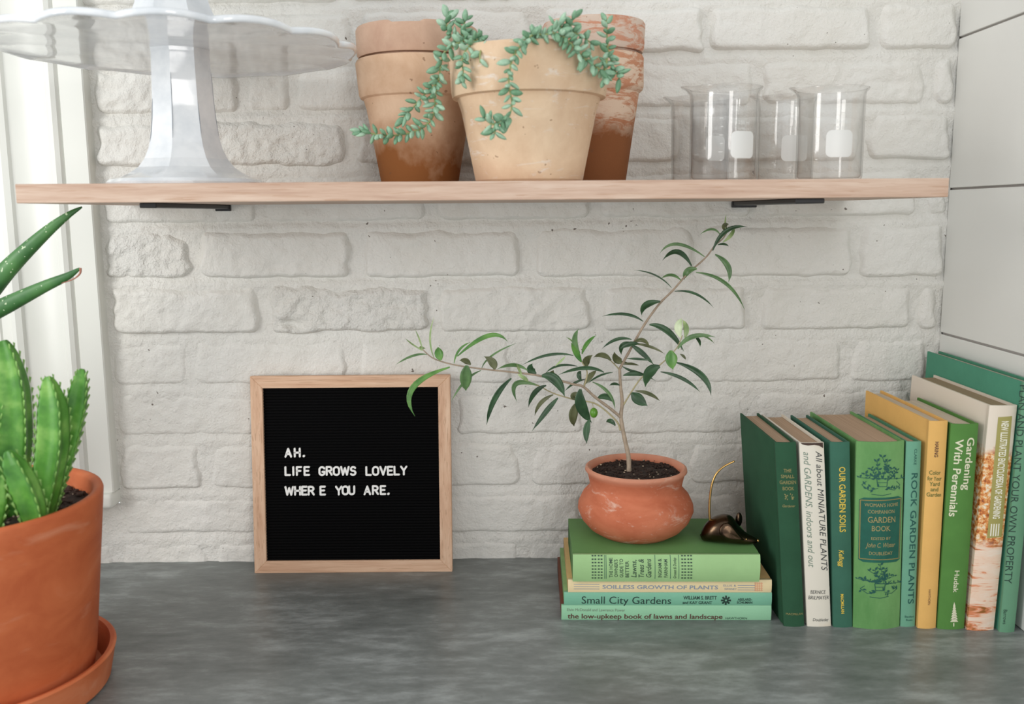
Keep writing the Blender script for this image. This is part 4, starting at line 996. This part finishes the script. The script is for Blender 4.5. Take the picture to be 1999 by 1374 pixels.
crumbs(PB.x, PY, zs+.001, rsoil*.95, 420, op, 3, plain('dark_crumbs', (50, 34, 26), .95, var=.6, vs_=150))
crumbs(PB.x, PY, zs+.0018, rsoil*.9, 26, op, 8, plain('pale_crumbs', (196, 176, 150), .9), .0006, .0012)
bark = plain('olive_bark', (168, 150, 130), .8, var=.15, vs_=180, bump=.5, bs=500)
twig = plain('olive_twig', (176, 166, 128), .7, var=.12, vs_=180)
def K6(x, y): return (760+x/2.7486, 400+y/2.7486)
def lp(x, y, Yd): return at(*K6(x, y), Y=PY+Yd)
base_pt = Vector((lp(1287, 1380, 0).x, PY, zs))
def branch(name, pts, w0, w1, mat, first=None):
    P = ([first] if first is not None else [])+[lp(*p) for p in pts]; c = catmull(P, 6); sc = 1.08/F/2.7486/2
    rads = [(w0+(w1-w0)*i/(len(c)-1))*sc*(1+.06*math.sin(i*1.7)) for i in range(len(c))]
    return tube(name, c, rads, mat, op, 9)
tr_pts = [(1283, 1350, 0), (1262, 1250, .0), (1243, 1140, .002), (1250, 1060, .004), (1240, 960, .005), (1236, 880, .006)]
branch('trunk', tr_pts, 27, 15, bark, base_pt)
branch('branch', [(1243, 1140, .002), (1185, 1092, -.004), (1105, 1032, -.010), (1040, 975, -.014), (985, 962, -.016), (900, 938, -.018), (780, 912, -.022), (640, 895, -.026), (500, 880, -.030), (350, 858, -.034), (240, 825, -.037), (178, 775, -.040)], 17, 6, bark)
branch('branch', [(1240, 1210, .001), (1215, 1155, .006), (1110, 1068, .014), (1000, 1046, .018), (880, 1010, .022), (800, 970, .024), (735, 955, .026)], 11, 5, twig)
branch('branch', [(1236, 880, .006), (1292, 778, .008), (1370, 640, .012), (1450, 530, .014), (1520, 460, .016), (1600, 370, .018), (1695, 285, .019), (1745, 220, .020), (1790, 180, .020), (1815, 140, .020)], 15, 6, bark)
branch('branch', [(1252, 1080, .004), (1350, 930, -.010), (1450, 860, -.016), (1540, 770, -.022), (1572, 700, -.026)], 9, 5, twig)
branch('branch', [(1236, 885, .006), (1195, 842, .000), (1150, 812, -.006)], 8, 4, twig)
branch('branch', [(1045, 975, -.014), (1062, 900, -.020), (1032, 840, -.024), (1020, 800, -.026)], 9, 5, twig)
tones = {'d': ((38, 66, 40), (58, 92, 58)), 'm': ((74, 108, 62), (104, 138, 86)), 'g': ((62, 112, 44), (98, 146, 66)), 'l': ((132, 162, 104), (176, 196, 140)), 'b': ((84, 90, 58), (112, 116, 82)), 'p': ((176, 196, 150), (206, 218, 182))}
leaf_mats = {}
for k, (c1, c2) in tones.items():
    t = NT('olive_leaf_'+{'d': 'dark', 'm': 'mid', 'g': 'green', 'l': 'light', 'b': 'brown', 'p': 'pale'}[k], .38, .45)
    n_ = t.noise(t.map(), 60, 3); geo = t.n('ShaderNodeNewGeometry')
    front = t.ramp(n_, [(.35, lin(c1)), (.65, lin(c2))]); back = lin(tuple(min(255, int(x*.6+74)) for x in c2))
    t.col(t.mix(t.math('MULTIPLY', geo.outputs['Backfacing'], .7), front, back)); leaf_mats[k] = t.m
leaves = [
 ((1735, 245), (1790, 95), (1922, 118), 24, 'd', .016), ((1775, 160), (1740, 100), (1665, 160), 13, 'm', .02), ((1805, 135), (1798, 95), (1808, 50), 9, 'l', .02), ((1798, 138), (1795, 100), (1822, 104), 30, 'b', .022),
 ((1790, 200), (1850, 160), (1850, 118), 20, 'l', .018), ((1762, 215), (1795, 200), (1822, 222), 13, 'd', .016), ((1748, 265), (1850, 320), (1820, 415), 30, 'm', .012), ((1692, 278), (1520, 150), (1450, 262), 17, 'm', .014),
 ((1622, 328), (1550, 190), (1465, 298), 28, 'd', .012), ((1565, 405), (1515, 350), (1455, 397), 17, 'm', .013), ((1515, 445), (1440, 355), (1312, 350), 9, 'd', .014), ((1650, 342), (1585, 340), (1582, 402), 36, 'm', .014),
 ((1645, 362), (1830, 375), (1908, 565), 20, 'm', .01), ((1530, 464), (1650, 445), (1742, 553), 14, 'd', .012), ((1454, 518), (1350, 520), (1354, 592), 36, 'd', .008), ((1362, 625), (1280, 560), (1140, 598), 17, 'd', .008),
 ((1395, 642), (1500, 640), (1582, 788), 36, 'd', .004), ((1548, 772), (1610, 670), (1752, 710), 25, 'm', -.028), ((1640, 708), (1668, 720), (1668, 762), 18, 'd', -.02), ((1562, 708), (1535, 650), (1570, 608), 44, 'p', -.03), ((1585, 712), (1608, 660), (1572, 615), 28, 'l', -.026),
 ((1510, 780), (1512, 830), (1522, 884), 64, 'g', -.03), ((1540, 845), (1720, 895), (1726, 1024), 34, 'd', -.024), ((1455, 895), (1590, 915), (1668, 1005), 19, 'd', -.018), ((1452, 866), (1375, 880), (1374, 978), 54, 'd', -.024),
 ((1300, 1008), (1330, 1040), (1386, 1078), 58, 'd', -.008), ((1320, 998), (1400, 1000), (1452, 1052), 20, 'b', -.004), ((1236, 968), (1205, 950), (1180, 970), 15, 'd', .002), ((1300, 722), (1220, 695), (1140, 772), 19, 'd', .0),
 ((1310, 742), (1225, 735), (1246, 805), 30, 'd', -.004), ((1240, 770), (1290, 735), (1345, 745), 26, 'd', -.010), ((1300, 742), (1410, 750), (1478, 800), 15, 'b', .004), ((1298, 752), (1350, 780), (1422, 860), 27, 'd', -.002), ((1310, 740), (1365, 700), (1398, 762), 25, 'b', .006),
 ((1247, 847), (1210, 830), (1208, 788), 46, 'b', -.002), ((1275, 825), (1340, 822), (1412, 836), 13, 'd', .0), ((1250, 856), (1295, 845), (1342, 862), 15, 'b', .006), ((1250, 866), (1300, 898), (1385, 912), 14, 'd', .002), ((1255, 915), (1310, 895), (1370, 918), 24, 'd', -.004),
 ((1190, 834), (1145, 785), (1095, 818), 28, 'b', -.006), ((1205, 850), (1245, 832), (1290, 852), 11, 'b', .008), ((1152, 898), (1060, 845), (905, 912), 22, 'd', -.022), ((1010, 866), (900, 838), (835, 905), 13, 'd', -.018),
 ((988, 808), (860, 775), (710, 860), 16, 'd', -.026), ((1030, 842), (1000, 790), (975, 738), 32, 'g', -.03), ((1022, 795), (970, 730), (1016, 664), 30, 'm', -.026), ((1034, 800), (1050, 735), (1112, 698), 22, 'g', -.028),
 ((1062, 872), (1040, 830), (1092, 805), 40, 'b', -.016), ((1030, 945), (1005, 905), (1030, 890), 28, 'd', -.01), ((1200, 898), (1120, 905), (1060, 962), 12, 'd', -.004), ((1045, 965), (1075, 915), (1112, 888), 28, 'b', -.012),
 ((890, 938), (862, 910), (882, 886), 38, 'b', -.014), ((818, 918), (900, 900), (942, 1030), 54, 'd', -.032), ((788, 906), (740, 885), (768, 850), 42, 'd', -.02), ((742, 888), (670, 832), (578, 882), 21, 'm', -.03),
 ((712, 915), (694, 880), (682, 848), 14, 'l', -.026), ((690, 908), (725, 925), (748, 950), 22, 'l', -.026), ((655, 930), (545, 1020), (522, 1182), 32, 'd', -.034), ((802, 970), (615, 905), (686, 1058), 28, 'm', .024),
 ((842, 968), (765, 990), (746, 1086), 27, 'd', .016), ((880, 1018), (795, 1050), (780, 1132), 24, 'b', .026), ((905, 1035), (850, 1090), (765, 1214), 28, 'd', .020), ((1008, 1060), (975, 1120), (992, 1188), 50, 'b', .012),
 ((1026, 988), (1005, 1080), (1086, 1168), 58, 'd', -.03), ((1075, 1152), (1048, 1200), (1060, 1282), 36, 'd', -.022), ((1090, 950), (1200, 990), (1212, 1100), 18, 'm', .004), ((1115, 1040), (1165, 1005), (1206, 1062), 34, 'd', .008),
 ((1000, 1045), (965, 1020), (1020, 1003), 34, 'b', .014), ((1212, 1184), (1190, 1145), (1163, 1165), 25, 'd', .004), ((564, 882), (570, 840), (508, 812), 42, 'b', -.026), ((496, 876), (520, 800), (692, 738), 10, 'm', -.022),
 ((416, 860), (408, 920), (411, 998), 64, 'm', -.044), ((436, 858), (410, 825), (376, 835), 30, 'b', -.03), ((347, 850), (360, 760), (440, 735), 12, 'g', -.036), ((365, 812), (560, 630), (636, 735), 24, 'g', -.036), ((492, 888), (400, 920), (332, 1056), 14, 'm', -.020),
 ((325, 870), (20, 960), (138, 1134), 30, 'g', -.044), ((278, 832), (262, 800), (262, 762), 44, 'g', -.04), ((242, 824), (195, 720), (242, 598), 10, 'l', -.034), ((202, 802), (130, 790), (33, 858), 12, 'm', -.042), ((182, 782), (120, 750), (85, 715), 8, 'l', -.040), ((177, 772), (165, 720), (138, 668), 8, 'l', -.040),
 ((1560, 800), (1585, 810), (1590, 832), 14, 'b', -.022), ((945, 812), (920, 840), (888, 866), 11, 'l', -.03), ((1050, 935), (990, 945), (940, 1000), 13, 'd', -.008), ((1270, 880), (1350, 895), (1432, 945), 11, 'd', .0), ((1010, 760), (975, 720), (948, 708), 8, 'l', -.024), ((1640, 700), (1700, 690), (1745, 745), 10, 'm', -.02), ((180, 780), (150, 760), (195, 770), 22, 'l', -.04)]
rl = random.Random(5)
for (b_, c_, t_, w_, tone, Yd) in leaves:
    bz_ = Yd; w_ = w_*1.05; tipd = rl.uniform(-.018, .012)
    n_ = 12; tw = rl.uniform(-.5, .5); V, Fc = [], []; sc = 1.08/F/2.7486
    cl = []
    for i in range(n_+1):
        t = i/n_; x = (1-t)**2*b_[0]+2*t*(1-t)*c_[0]+t*t*t_[0]; y = (1-t)**2*b_[1]+2*t*(1-t)*c_[1]+t*t*t_[1]
        cl.append(lp(x, y, bz_+tipd*t*t))
    for i, p in enumerate(cl):
        t = i/n_; tg = (cl[min(i+1, n_)]-cl[max(i-1, 0)]).normalized(); view = (CAM-p).normalized()
        sd = tg.cross(view).normalized(); nr = sd.cross(tg)
        if nr.dot(view) < 0: nr = -nr
        hw = max(.04, math.sin(PI*min(1, (t*.96+.02))**.9)**.85)*w_*sc*.50
        if t > .85: hw *= (1-t)/.15*.8+.2
        if t < .08: hw = w_*sc*.12
        ca_, sa = math.cos(tw), math.sin(tw)*.5
        f = .35
        s1_ = sd*ca_+nr*sa; 
        V += [tuple(p-s1_*hw+nr*hw*f), tuple(p-s1_*hw*.5+nr*hw*f*.35), tuple(p), tuple(p+s1_*hw*.5+nr*hw*f*.35), tuple(p+s1_*hw+nr*hw*f)]
    # second sheet 0.25 mm behind gives the blade thickness
    m_ = len(V); off = []
    for i, p in enumerate(cl):
        view = (CAM-p).normalized()
        for j in range(5): off.append(tuple(Vector(V[i*5+j])-view*.00025))
    for i in range(n_):
        for j in range(4):
            Fc.append((i*5+j, i*5+j+1, (i+1)*5+j+1, (i+1)*5+j)); Fc.append((m_+i*5+j, m_+(i+1)*5+j, m_+(i+1)*5+j+1, m_+i*5+j+1))
        Fc.append((i*5, (i+1)*5, m_+(i+1)*5, m_+i*5)); Fc.append((i*5+4, m_+i*5+4, m_+(i+1)*5+4, (i+1)*5+4))
    part('leaf', V+off, Fc, leaf_mats[tone], op, True)
fr = lp(1097, 1115, .01)
vs_, fs = lathe_data(fr.x, fr.y, [(.0003, fr.z-.0062), (.0030, fr.z-.0052), (.0047, fr.z-.002), (.0050, fr.z+.001), (.0038, fr.z+.0042), (.0015, fr.z+.006), (.0003, fr.z+.0062)], 16)
part('olive_fruit', vs_, fs, plain('olive_fruit', (96, 150, 50), .3), op, True)
tube('fruit_stalk', [lp(1090, 1062, .012), lp(1094, 1085, .011), lp(1097, 1102, .010)], [.0004]*3, twig, op, 5)

# ------------------------------------------------------------------ brass mouse
brass = NT('dark_brass', .24, .5); brass.b.inputs['Metallic'].default_value = 1.0
nb = brass.noise(brass.map(), 60, 4); brass.col(brass.ramp(nb, [(.35, lin((66, 52, 42))), (.65, lin((98, 80, 62)))])); brass.bump(brass.noise(brass.map(), 120, 2), .08, .001)
brass_l = plain('polished_brass', (196, 158, 98), .25, metal=1.0)
mb = at(1416, 1068, Z=STOP); MY = mb.y+.013
def mp(px, py, Yd=0): return at(px, py, Y=MY+Yd)
mouse = thing('brass_mouse', (mb.x, MY, STOP), 'small dark brass mouse figurine with tall wire tail on the thick green book', 'figurine')
xa = mp(1370, 1045).x; xb = mp(1476, 1052).x; Lm = xb-xa
sec = [(0.0, .05, .05), (.02, .34, .34), (.07, .55, .60), (.14, .74, .80), (.24, .90, .94), (.36, .99, 1.0), (.47, 1.0, .98), (.55, .93, .90), (.62, .76, .80), (.68, .58, .68), (.76, .43, .52), (.85, .34, .37), (.93, .27, .24), (.985, .215, .13), (1.0, .17, .03)]
zlo = [(0, .3), (.02, .06), (.07, 0), (.8, 0), (.9, .03), (.985, .08), (1, .13)]
Hm = at(1414, 1008, Y=MY-.012).z-STOP-.0025; V, Fc = [], []; n = 28; ANG = -.36
def maxis(t): return Vector((xa+Lm*t, MY+.010+Lm*t*math.tan(ANG)*.75, STOP+.0003))
tdir = (maxis(1)-maxis(0)).normalized(); sdir = Vector((-tdir.y, tdir.x, 0))
for (t, hf, wf) in sec:
    lo = np.interp(t, [q[0] for q in zlo], [q[1] for q in zlo])*Hm; hh = Hm*hf-lo; wd = .0175*wf; p = maxis(t)
    for k in range(n):
        a = 2*PI*k/n; sa = math.sin(a); zz = .5+.5*(abs(sa)**.8)*(1 if sa > 0 else -1)
        V.append(tuple(p+sdir*(wd*math.cos(a)*(1 if sa < 0 else 1-.12*sa))+Vector((0, 0, lo+hh*zz))))
for i in range(len(sec)-1):
    for k in range(n): Fc.append((i*n+k, i*n+(k+1) % n, (i+1)*n+(k+1) % n, (i+1)*n+k))
Fc.append(tuple(reversed(range(n)))); Fc.append(tuple((len(sec)-1)*n+k for k in range(n)))
mo = part('body', V, Fc, brass.m, mouse, True)
md = mo.modifiers.new('subdivision', 'SUBSURF'); md.levels = 1; md.render_levels = 1
def ear(side, t0, sc, name='ear'):
    # leaf-shaped ear lying against the flank, wide at the back and running out to a point towards the nose
    out = [(0.0, .62), (.02, .78), (.07, .90), (.14, .93), (.20, .86), (.25, .72), (.31, .54), (.37, .38), (.43, .27), (.36, .24), (.26, .25), (.15, .31), (.06, .43), (.01, .52)]
    cxm = sum(q[0] for q in out)/len(out); czm = sum(q[1] for q in out)/len(out); V, Fc = [], []; m = len(out)
    def surf(t, h, off):
        wf = np.interp(t, [q[0] for q in sec], [q[2] for q in sec]); hf = np.interp(t, [q[0] for q in sec], [q[1] for q in sec]); hh = Hm*hf
        v = min(.97, h*Hm*.92/hh); w_ = .0175*wf*math.sqrt(max(0.02, 1-abs(2*v-1)**2.4))
        return tuple(maxis(t)+sdir*side*(w_*.98+off)+Vector((0, 0, v*hh)))
    for q, off in ((1.0, .0002), (1.0, .0020), (.9, .0027), (.6, .0018), (.02, .0014)):
        for (t, h) in out: V.append(surf(t0+(cxm+(t-cxm)*q)*sc, czm+(h-czm)*q, off))
    for i in range(4):
        for k in range(m): Fc.append((i*m+k, i*m+(k+1) % m, (i+1)*m+(k+1) % m, (i+1)*m+k))
    return part(name, V, Fc, brass.m, mouse, True)
ear(-1, .34, 1.0); 
# far ear stands out behind the head
fe = maxis(.66)+sdir*.015+Vector((0, 0, Hm*.70)); vs_, fs = [], []
for (rx_, off) in ((.02, .0008), (.7, .0006), (1.0, 0), (.9, -.0009), (.02, -.0010)):
    for k in range(18):
        a = 2*PI*k/18; q = fe+tdir*(.0040*rx_*math.cos(a))+Vector((0, 0, .0088*rx_*math.sin(a)))+sdir*(off+.35*.0040*rx_*math.cos(a)); vs_.append(tuple(q))
fs = [(i*18+k, i*18+(k+1) % 18, (i+1)*18+(k+1) % 18, (i+1)*18+k) for i in range(4) for k in range(18)]
part('ear', vs_, fs, brass.m, mouse, True)
e_ = maxis(.80); hf_ = Hm*.39
for sd_ in (-1, 1):
    q = e_+sdir*sd_*.0068+Vector((0, 0, hf_*.62)); vs_, fs = lathe_data(q.x, q.y, [(.0002, q.z-.0013), (.0010, q.z-.0009), (.0013, q.z), (.0010, q.z+.0009), (.0002, q.z+.0013)], 12)
    part('eye', vs_, fs, brass_l, mouse, True)
q = maxis(1.0)+Vector((0, 0, Hm*.155)); vs_, fs = lathe_data(q.x, q.y, [(.0002, q.z-.0018), (.0013, q.z-.0012), (.0018, q.z), (.0013, q.z+.0012), (.0002, q.z+.0018)], 12)
part('nose', vs_, fs, brass_l, mouse, True)
tl = catmull([mp(1387, 1026, .006), mp(1385, 1000, .006), mp(1386, 972, .006), mp(1390, 945, .006), mp(1399, 924, .006), mp(1414, 910, .006), mp(1434, 900, .006)], 8)
tube('tail', tl, [.0015-.0004*i/len(tl) for i in range(len(tl))], brass_l, mouse, 10)

# ------------------------------------------------------------------ foreground pot with spiny stems
def fg_clay():
    t = NT('orange_terracotta', .62, .35); a = t.noise(t.map((1, 1, 1.6)), 14, 5, .6, .5); base = t.ramp(a, [(.3, lin((186, 92, 52))), (.55, lin((204, 110, 66))), (.75, lin((216, 132, 92)))])
    b = t.noise(t.map((1, 1, 3)), 11, 5, .6, .9); t.col(t.mix(t.ramp(b, [(.60, G(0)), (.74, G(.35))]), base, lin((222, 168, 138)))); t.bump(t.noise(t.map(), 180, 3), .1, .0005); return t.m
fgm = fg_clay()
GY = -.345
gc = at(-67, 972, Y=GY); GX = gc.x; ztop = gc.z; gd = depth(gc)/F
Rt = 250*gd*.985; 
sr = at(208, 1283, Y=GY); Rs = sr.x-GX; 
pbm = at(168, 1300, Y=GY); Rb = pbm.x-GX-.001
print('FG', GX, ztop, Rt, Rs, Rb, sr.z)
sz_ = max(.022, sr.z)
saucer = thing('saucer', (GX, GY, 0), 'round terracotta saucer under the foreground pot at lower left', 'saucer')
lathe('dish', GX, GY, [(.0005, .0004), (Rs-.012, .0004), (Rs-.007, .003), (Rs-.001, sz_-.004), (Rs, sz_-.001), (Rs-.002, sz_+.001), (Rs-.006, sz_), (Rs-.0085, sz_-.006), (Rs-.014, .008), (Rs-.02, .007), (.0005, .007)], fgm, saucer, 96, False)
gp = thing('potted_carrion_plant', (GX, GY, .0073), 'large orange terracotta pot with spiny green upright stems, lower left foreground', 'potted plant')
pz = .0073
lathe('pot', GX, GY, [(.0005, pz), (Rb-.004, pz), (Rb-.001, pz+.003), (Rb+(Rt-Rb)*.15, pz+.02), (Rt-.0015, ztop-.02), (Rt, ztop-.004), (Rt-.001, ztop-.001), (Rt-.0035, ztop), (Rt-.0075, ztop-.001), (Rt-.010, ztop-.004), (Rt-.011, ztop-.04), (.0005, ztop-.045)], fgm, gp, 128, False, 50)
zs2 = ztop-.020; V, Fc = [], []; n = 48
for i in range(16):
    r = (Rt-.0105)*i/15
    for k in range(n):
        a = 2*PI*k/n; V.append((GX+r*math.cos(a), GY+r*math.sin(a), zs2+(float(fbm(np.array([r*math.cos(a)*120]), np.array([r*math.sin(a)*120]), 8, 2)[0])*.003)))
for i in range(15):
    for k in range(n): Fc.append((i*n+k, i*n+(k+1) % n, (i+1)*n+(k+1) % n, (i+1)*n+k))
part('soil', V, Fc, soil_mat, gp, True)
crumbs(GX, GY, zs2+.001, Rt-.014, 700, gp, 5, plain('bark_crumbs', (60, 42, 34), .9, var=.6, vs_=100), .001, .0035)
crumbs(GX, GY, zs2+.002, Rt-.014, 120, gp, 6, plain('perlite_crumbs', (180, 160, 142), .9), .0008, .0018)
cact = NT('carrion_stem', .45, .4); nn_ = cact.noise(cact.map(), 40, 4)
cact.col(cact.ramp(nn_, [(.3, lin((54, 112, 36))), (.52, lin((88, 148, 56))), (.7, lin((132, 180, 88)))])); cact.b.inputs['Subsurface Weight'].default_value = .15; cact.b.inputs['Subsurface Scale'].default_value = .006; cact.b.inputs['Subsurface Radius'].default_value = (.5, 1, .3)
cact_l = plain('pale_tooth', (128, 172, 88), .5)
def spiny(pts, rads, rot, seed):
    P = catmull([Vector(p) for p in pts], 12); m = len(P); V, Fc = [], []; n = 16; r = random.Random(seed)
    rad = np.interp(np.linspace(0, len(rads)-1, m), range(len(rads)), rads); up = Vector((0, -1, .1)).normalized(); L = 0; frames = []
    for i, p in enumerate(P):
        t = (P[min(i+1, m-1)]-P[max(i-1, 0)]).normalized(); a = t.cross(up).normalized(); b = a.cross(t).normalized(); up = b
        if i: L += (p-P[i-1]).length
        for k in range(n):
            th = 2*PI*k/n+rot; q = (k % 4)
            f = {0: 1.0, 1: .62, 2: .50, 3: .62}[q]; V.append(tuple(p+(a*math.cos(th)+b*math.sin(th))*rad[i]*f))
        frames.append((p, t, a, b, rad[i], L))
    for i in range(m-1):
        for k in range(n): Fc.append((i*n+k, i*n+(k+1) % n, (i+1)*n+(k+1) % n, (i+1)*n+k))
    Fc.append(tuple(reversed(range(n)))); Fc.append(tuple((m-1)*n+k for k in range(n)))
    st = part('stem', V, Fc, cact.m, gp, True)
    md = st.modifiers.new('subdivision', 'SUBSURF'); md.levels = 1; md.render_levels = 1
    # teeth along the four ribs
    V, Fc = [], []; nxt = .012
    for (p, t, a, b, ra, L) in frames:
        if L < nxt: continue
        nxt = L+.0075
        for k in range(4):
            th = k*PI/2+rot; d = a*math.cos(th)+b*math.sin(th); e = t.cross(d); o = p+d*ra*.90; k0 = len(V)
            tip = p+d*(ra*.96+.0013)+t*.0022; w_ = .0015
            V += [tuple(o-t*.004), tuple(o+e*w_*.6), tuple(o+t*.0035), tuple(o-e*w_*.6), tuple(tip)]
            Fc += [(k0, k0+1, k0+4), (k0+1, k0+2, k0+4), (k0+2, k0+3, k0+4), (k0+3, k0, k0+4)]
    o = part('teeth', V, Fc, cact_l, st); o.parent = st
    return st
def gpt(px, py, Y): return at(px, py, Y=Y)
def ground(px, Y):
    return Vector((at(px, 1000, Y=Y).x, Y, zs2-.006))
spiny([ground(12, -.335), gpt(22, 960, -.335), gpt(30, 860, -.334), gpt(26, 760, -.333), gpt(14, 695, -.332), gpt(6, 664, -.332)], [.014, .0185, .020, .019, .013, .004], .6, 1)
spiny([ground(70, -.360), gpt(90, 950, -.360), gpt(102, 870, -.358), gpt(103, 800, -.357), gpt(97, 755, -.356), gpt(92, 735, -.356)], [.013, .0165, .018, .0165, .010, .003], .75, 2)
spiny([ground(88, -.335), gpt(112, 930, -.333), gpt(132, 860, -.331), gpt(148, 790, -.330), gpt(156, 745, -.330), gpt(160, 720, -.330)], [.011, .014, .0155, .0145, .010, .003], .5, 3)
spiny([ground(72, -.395), gpt(62, 990, -.395), gpt(45, 945, -.397), gpt(26, 905, -.398), gpt(14, 880, -.399)], [.010, .0145, .0155, .012, .003], .7, 4)
spiny([ground(-40, -.34), gpt(-30, 960, -.34), gpt(-18, 880, -.34), gpt(-6, 800, -.34), gpt(2, 775, -.34)], [.012, .0165, .017, .012, .003], .7, 5)
spiny([ground(-25, -.38), gpt(-14, 1010, -.385), gpt(-4, 970, -.388), gpt(4, 930, -.39)], [.012, .016, .014, .003], .4, 6)
spiny([ground(-100, -.37), gpt(-110, 950, -.37), gpt(-125, 850, -.37), gpt(-130, 760, -.37)], [.012, .017, .016, .003], .4, 7)

# ------------------------------------------------------------------ aloe whose leaf tips reach in from the left
aloe_m = NT('aloe_leaf', .42, .45); an = aloe_m.noise(aloe_m.map(), 30, 3); base = aloe_m.ramp(an, [(.3, lin((50, 98, 52))), (.7, lin((84, 134, 74)))])
sp = aloe_m.noise(aloe_m.map(), 230, 1); aloe_m.col(aloe_m.mix(aloe_m.math('GREATER_THAN', sp, .70), base, lin((186, 204, 166))))
AX, AY = -.80, -.20
al = thing('potted_aloe', (AX, AY, 0), 'aloe whose two long pointed leaves reach in from the left edge under the shelf', 'potted plant')
lathe('pot', AX, AY, [(.0005, .0003), (.045, .0003), (.062, .085), (.068, .086), (.070, .112), (.064, .112), (.060, .09), (.0005, .088)], fgm, al, 64, False)
lathe('soil', AX, AY, [(.0600, .100), (.03, .104), (.0005, .105)], soil_mat, al, 32, False)
def aloe(pts, rads, name='leaf'):
    P = catmull(pts, 10); m = len(P); V, Fc = [], []; n = 12; rad = np.interp(np.linspace(0, len(rads)-1, m), range(len(rads)), rads); up = Vector((0, -1, 0))
    for i, p in enumerate(P):
        t = (P[min(i+1, m-1)]-P[max(i-1, 0)]).normalized(); a = t.cross(up).normalized(); b = a.cross(t).normalized()
        for k in range(n):
            th = 2*PI*k/n; V.append(tuple(p+a*math.cos(th)*rad[i]+b*math.sin(th)*rad[i]*(.75 if math.sin(th) > 0 else .95)))
    for i in range(m-1):
        for k in range(n): Fc.append((i*n+k, i*n+(k+1) % n, (i+1)*n+(k+1) % n, (i+1)*n+k))
    Fc.append(tuple(reversed(range(n)))); Fc.append(tuple((m-1)*n+k for k in range(n))); return part(name, V, Fc, aloe_m.m, al, True)
cr = Vector((AX, AY, .103))
aloe([cr, cr+Vector((.035, 0, .06)), gpt(-130, 690, -.20), gpt(-40, 588, -.20), gpt(20, 520, -.20), gpt(85, 458, -.20), gpt(130, 422, -.198), gpt(160, 404, -.195)], [.014, .019, .016, .0125, .0098, .0066, .0038, .0008])
aloe([cr, cr+Vector((.04, -.015, .04)), gpt(-140, 690, -.225), gpt(-50, 628, -.23), gpt(20, 592, -.23), gpt(85, 560, -.23), gpt(130, 540, -.23), gpt(156, 524, -.23)], [.014, .018, .0135, .0108, .0088, .0062, .0042, .0012])
aloe([cr, cr+Vector((-.03, .01, .07)), cr+Vector((-.09, .02, .17)), cr+Vector((-.13, .02, .26))], [.014, .016, .010, .001])
aloe([cr, cr+Vector((.0, .03, .09)), cr+Vector((.01, .07, .22))], [.014, .014, .001])
tube('dried_tip', catmull([gpt(157, 523, -.23), gpt(156, 534, -.231), gpt(143, 545, -.232), gpt(120, 553, -.232)], 6), [.0014-.0011*i/18 for i in range(19)], plain('dried_leaf', (176, 120, 100), .8), al, 6)
bpy.context.view_layer.update()
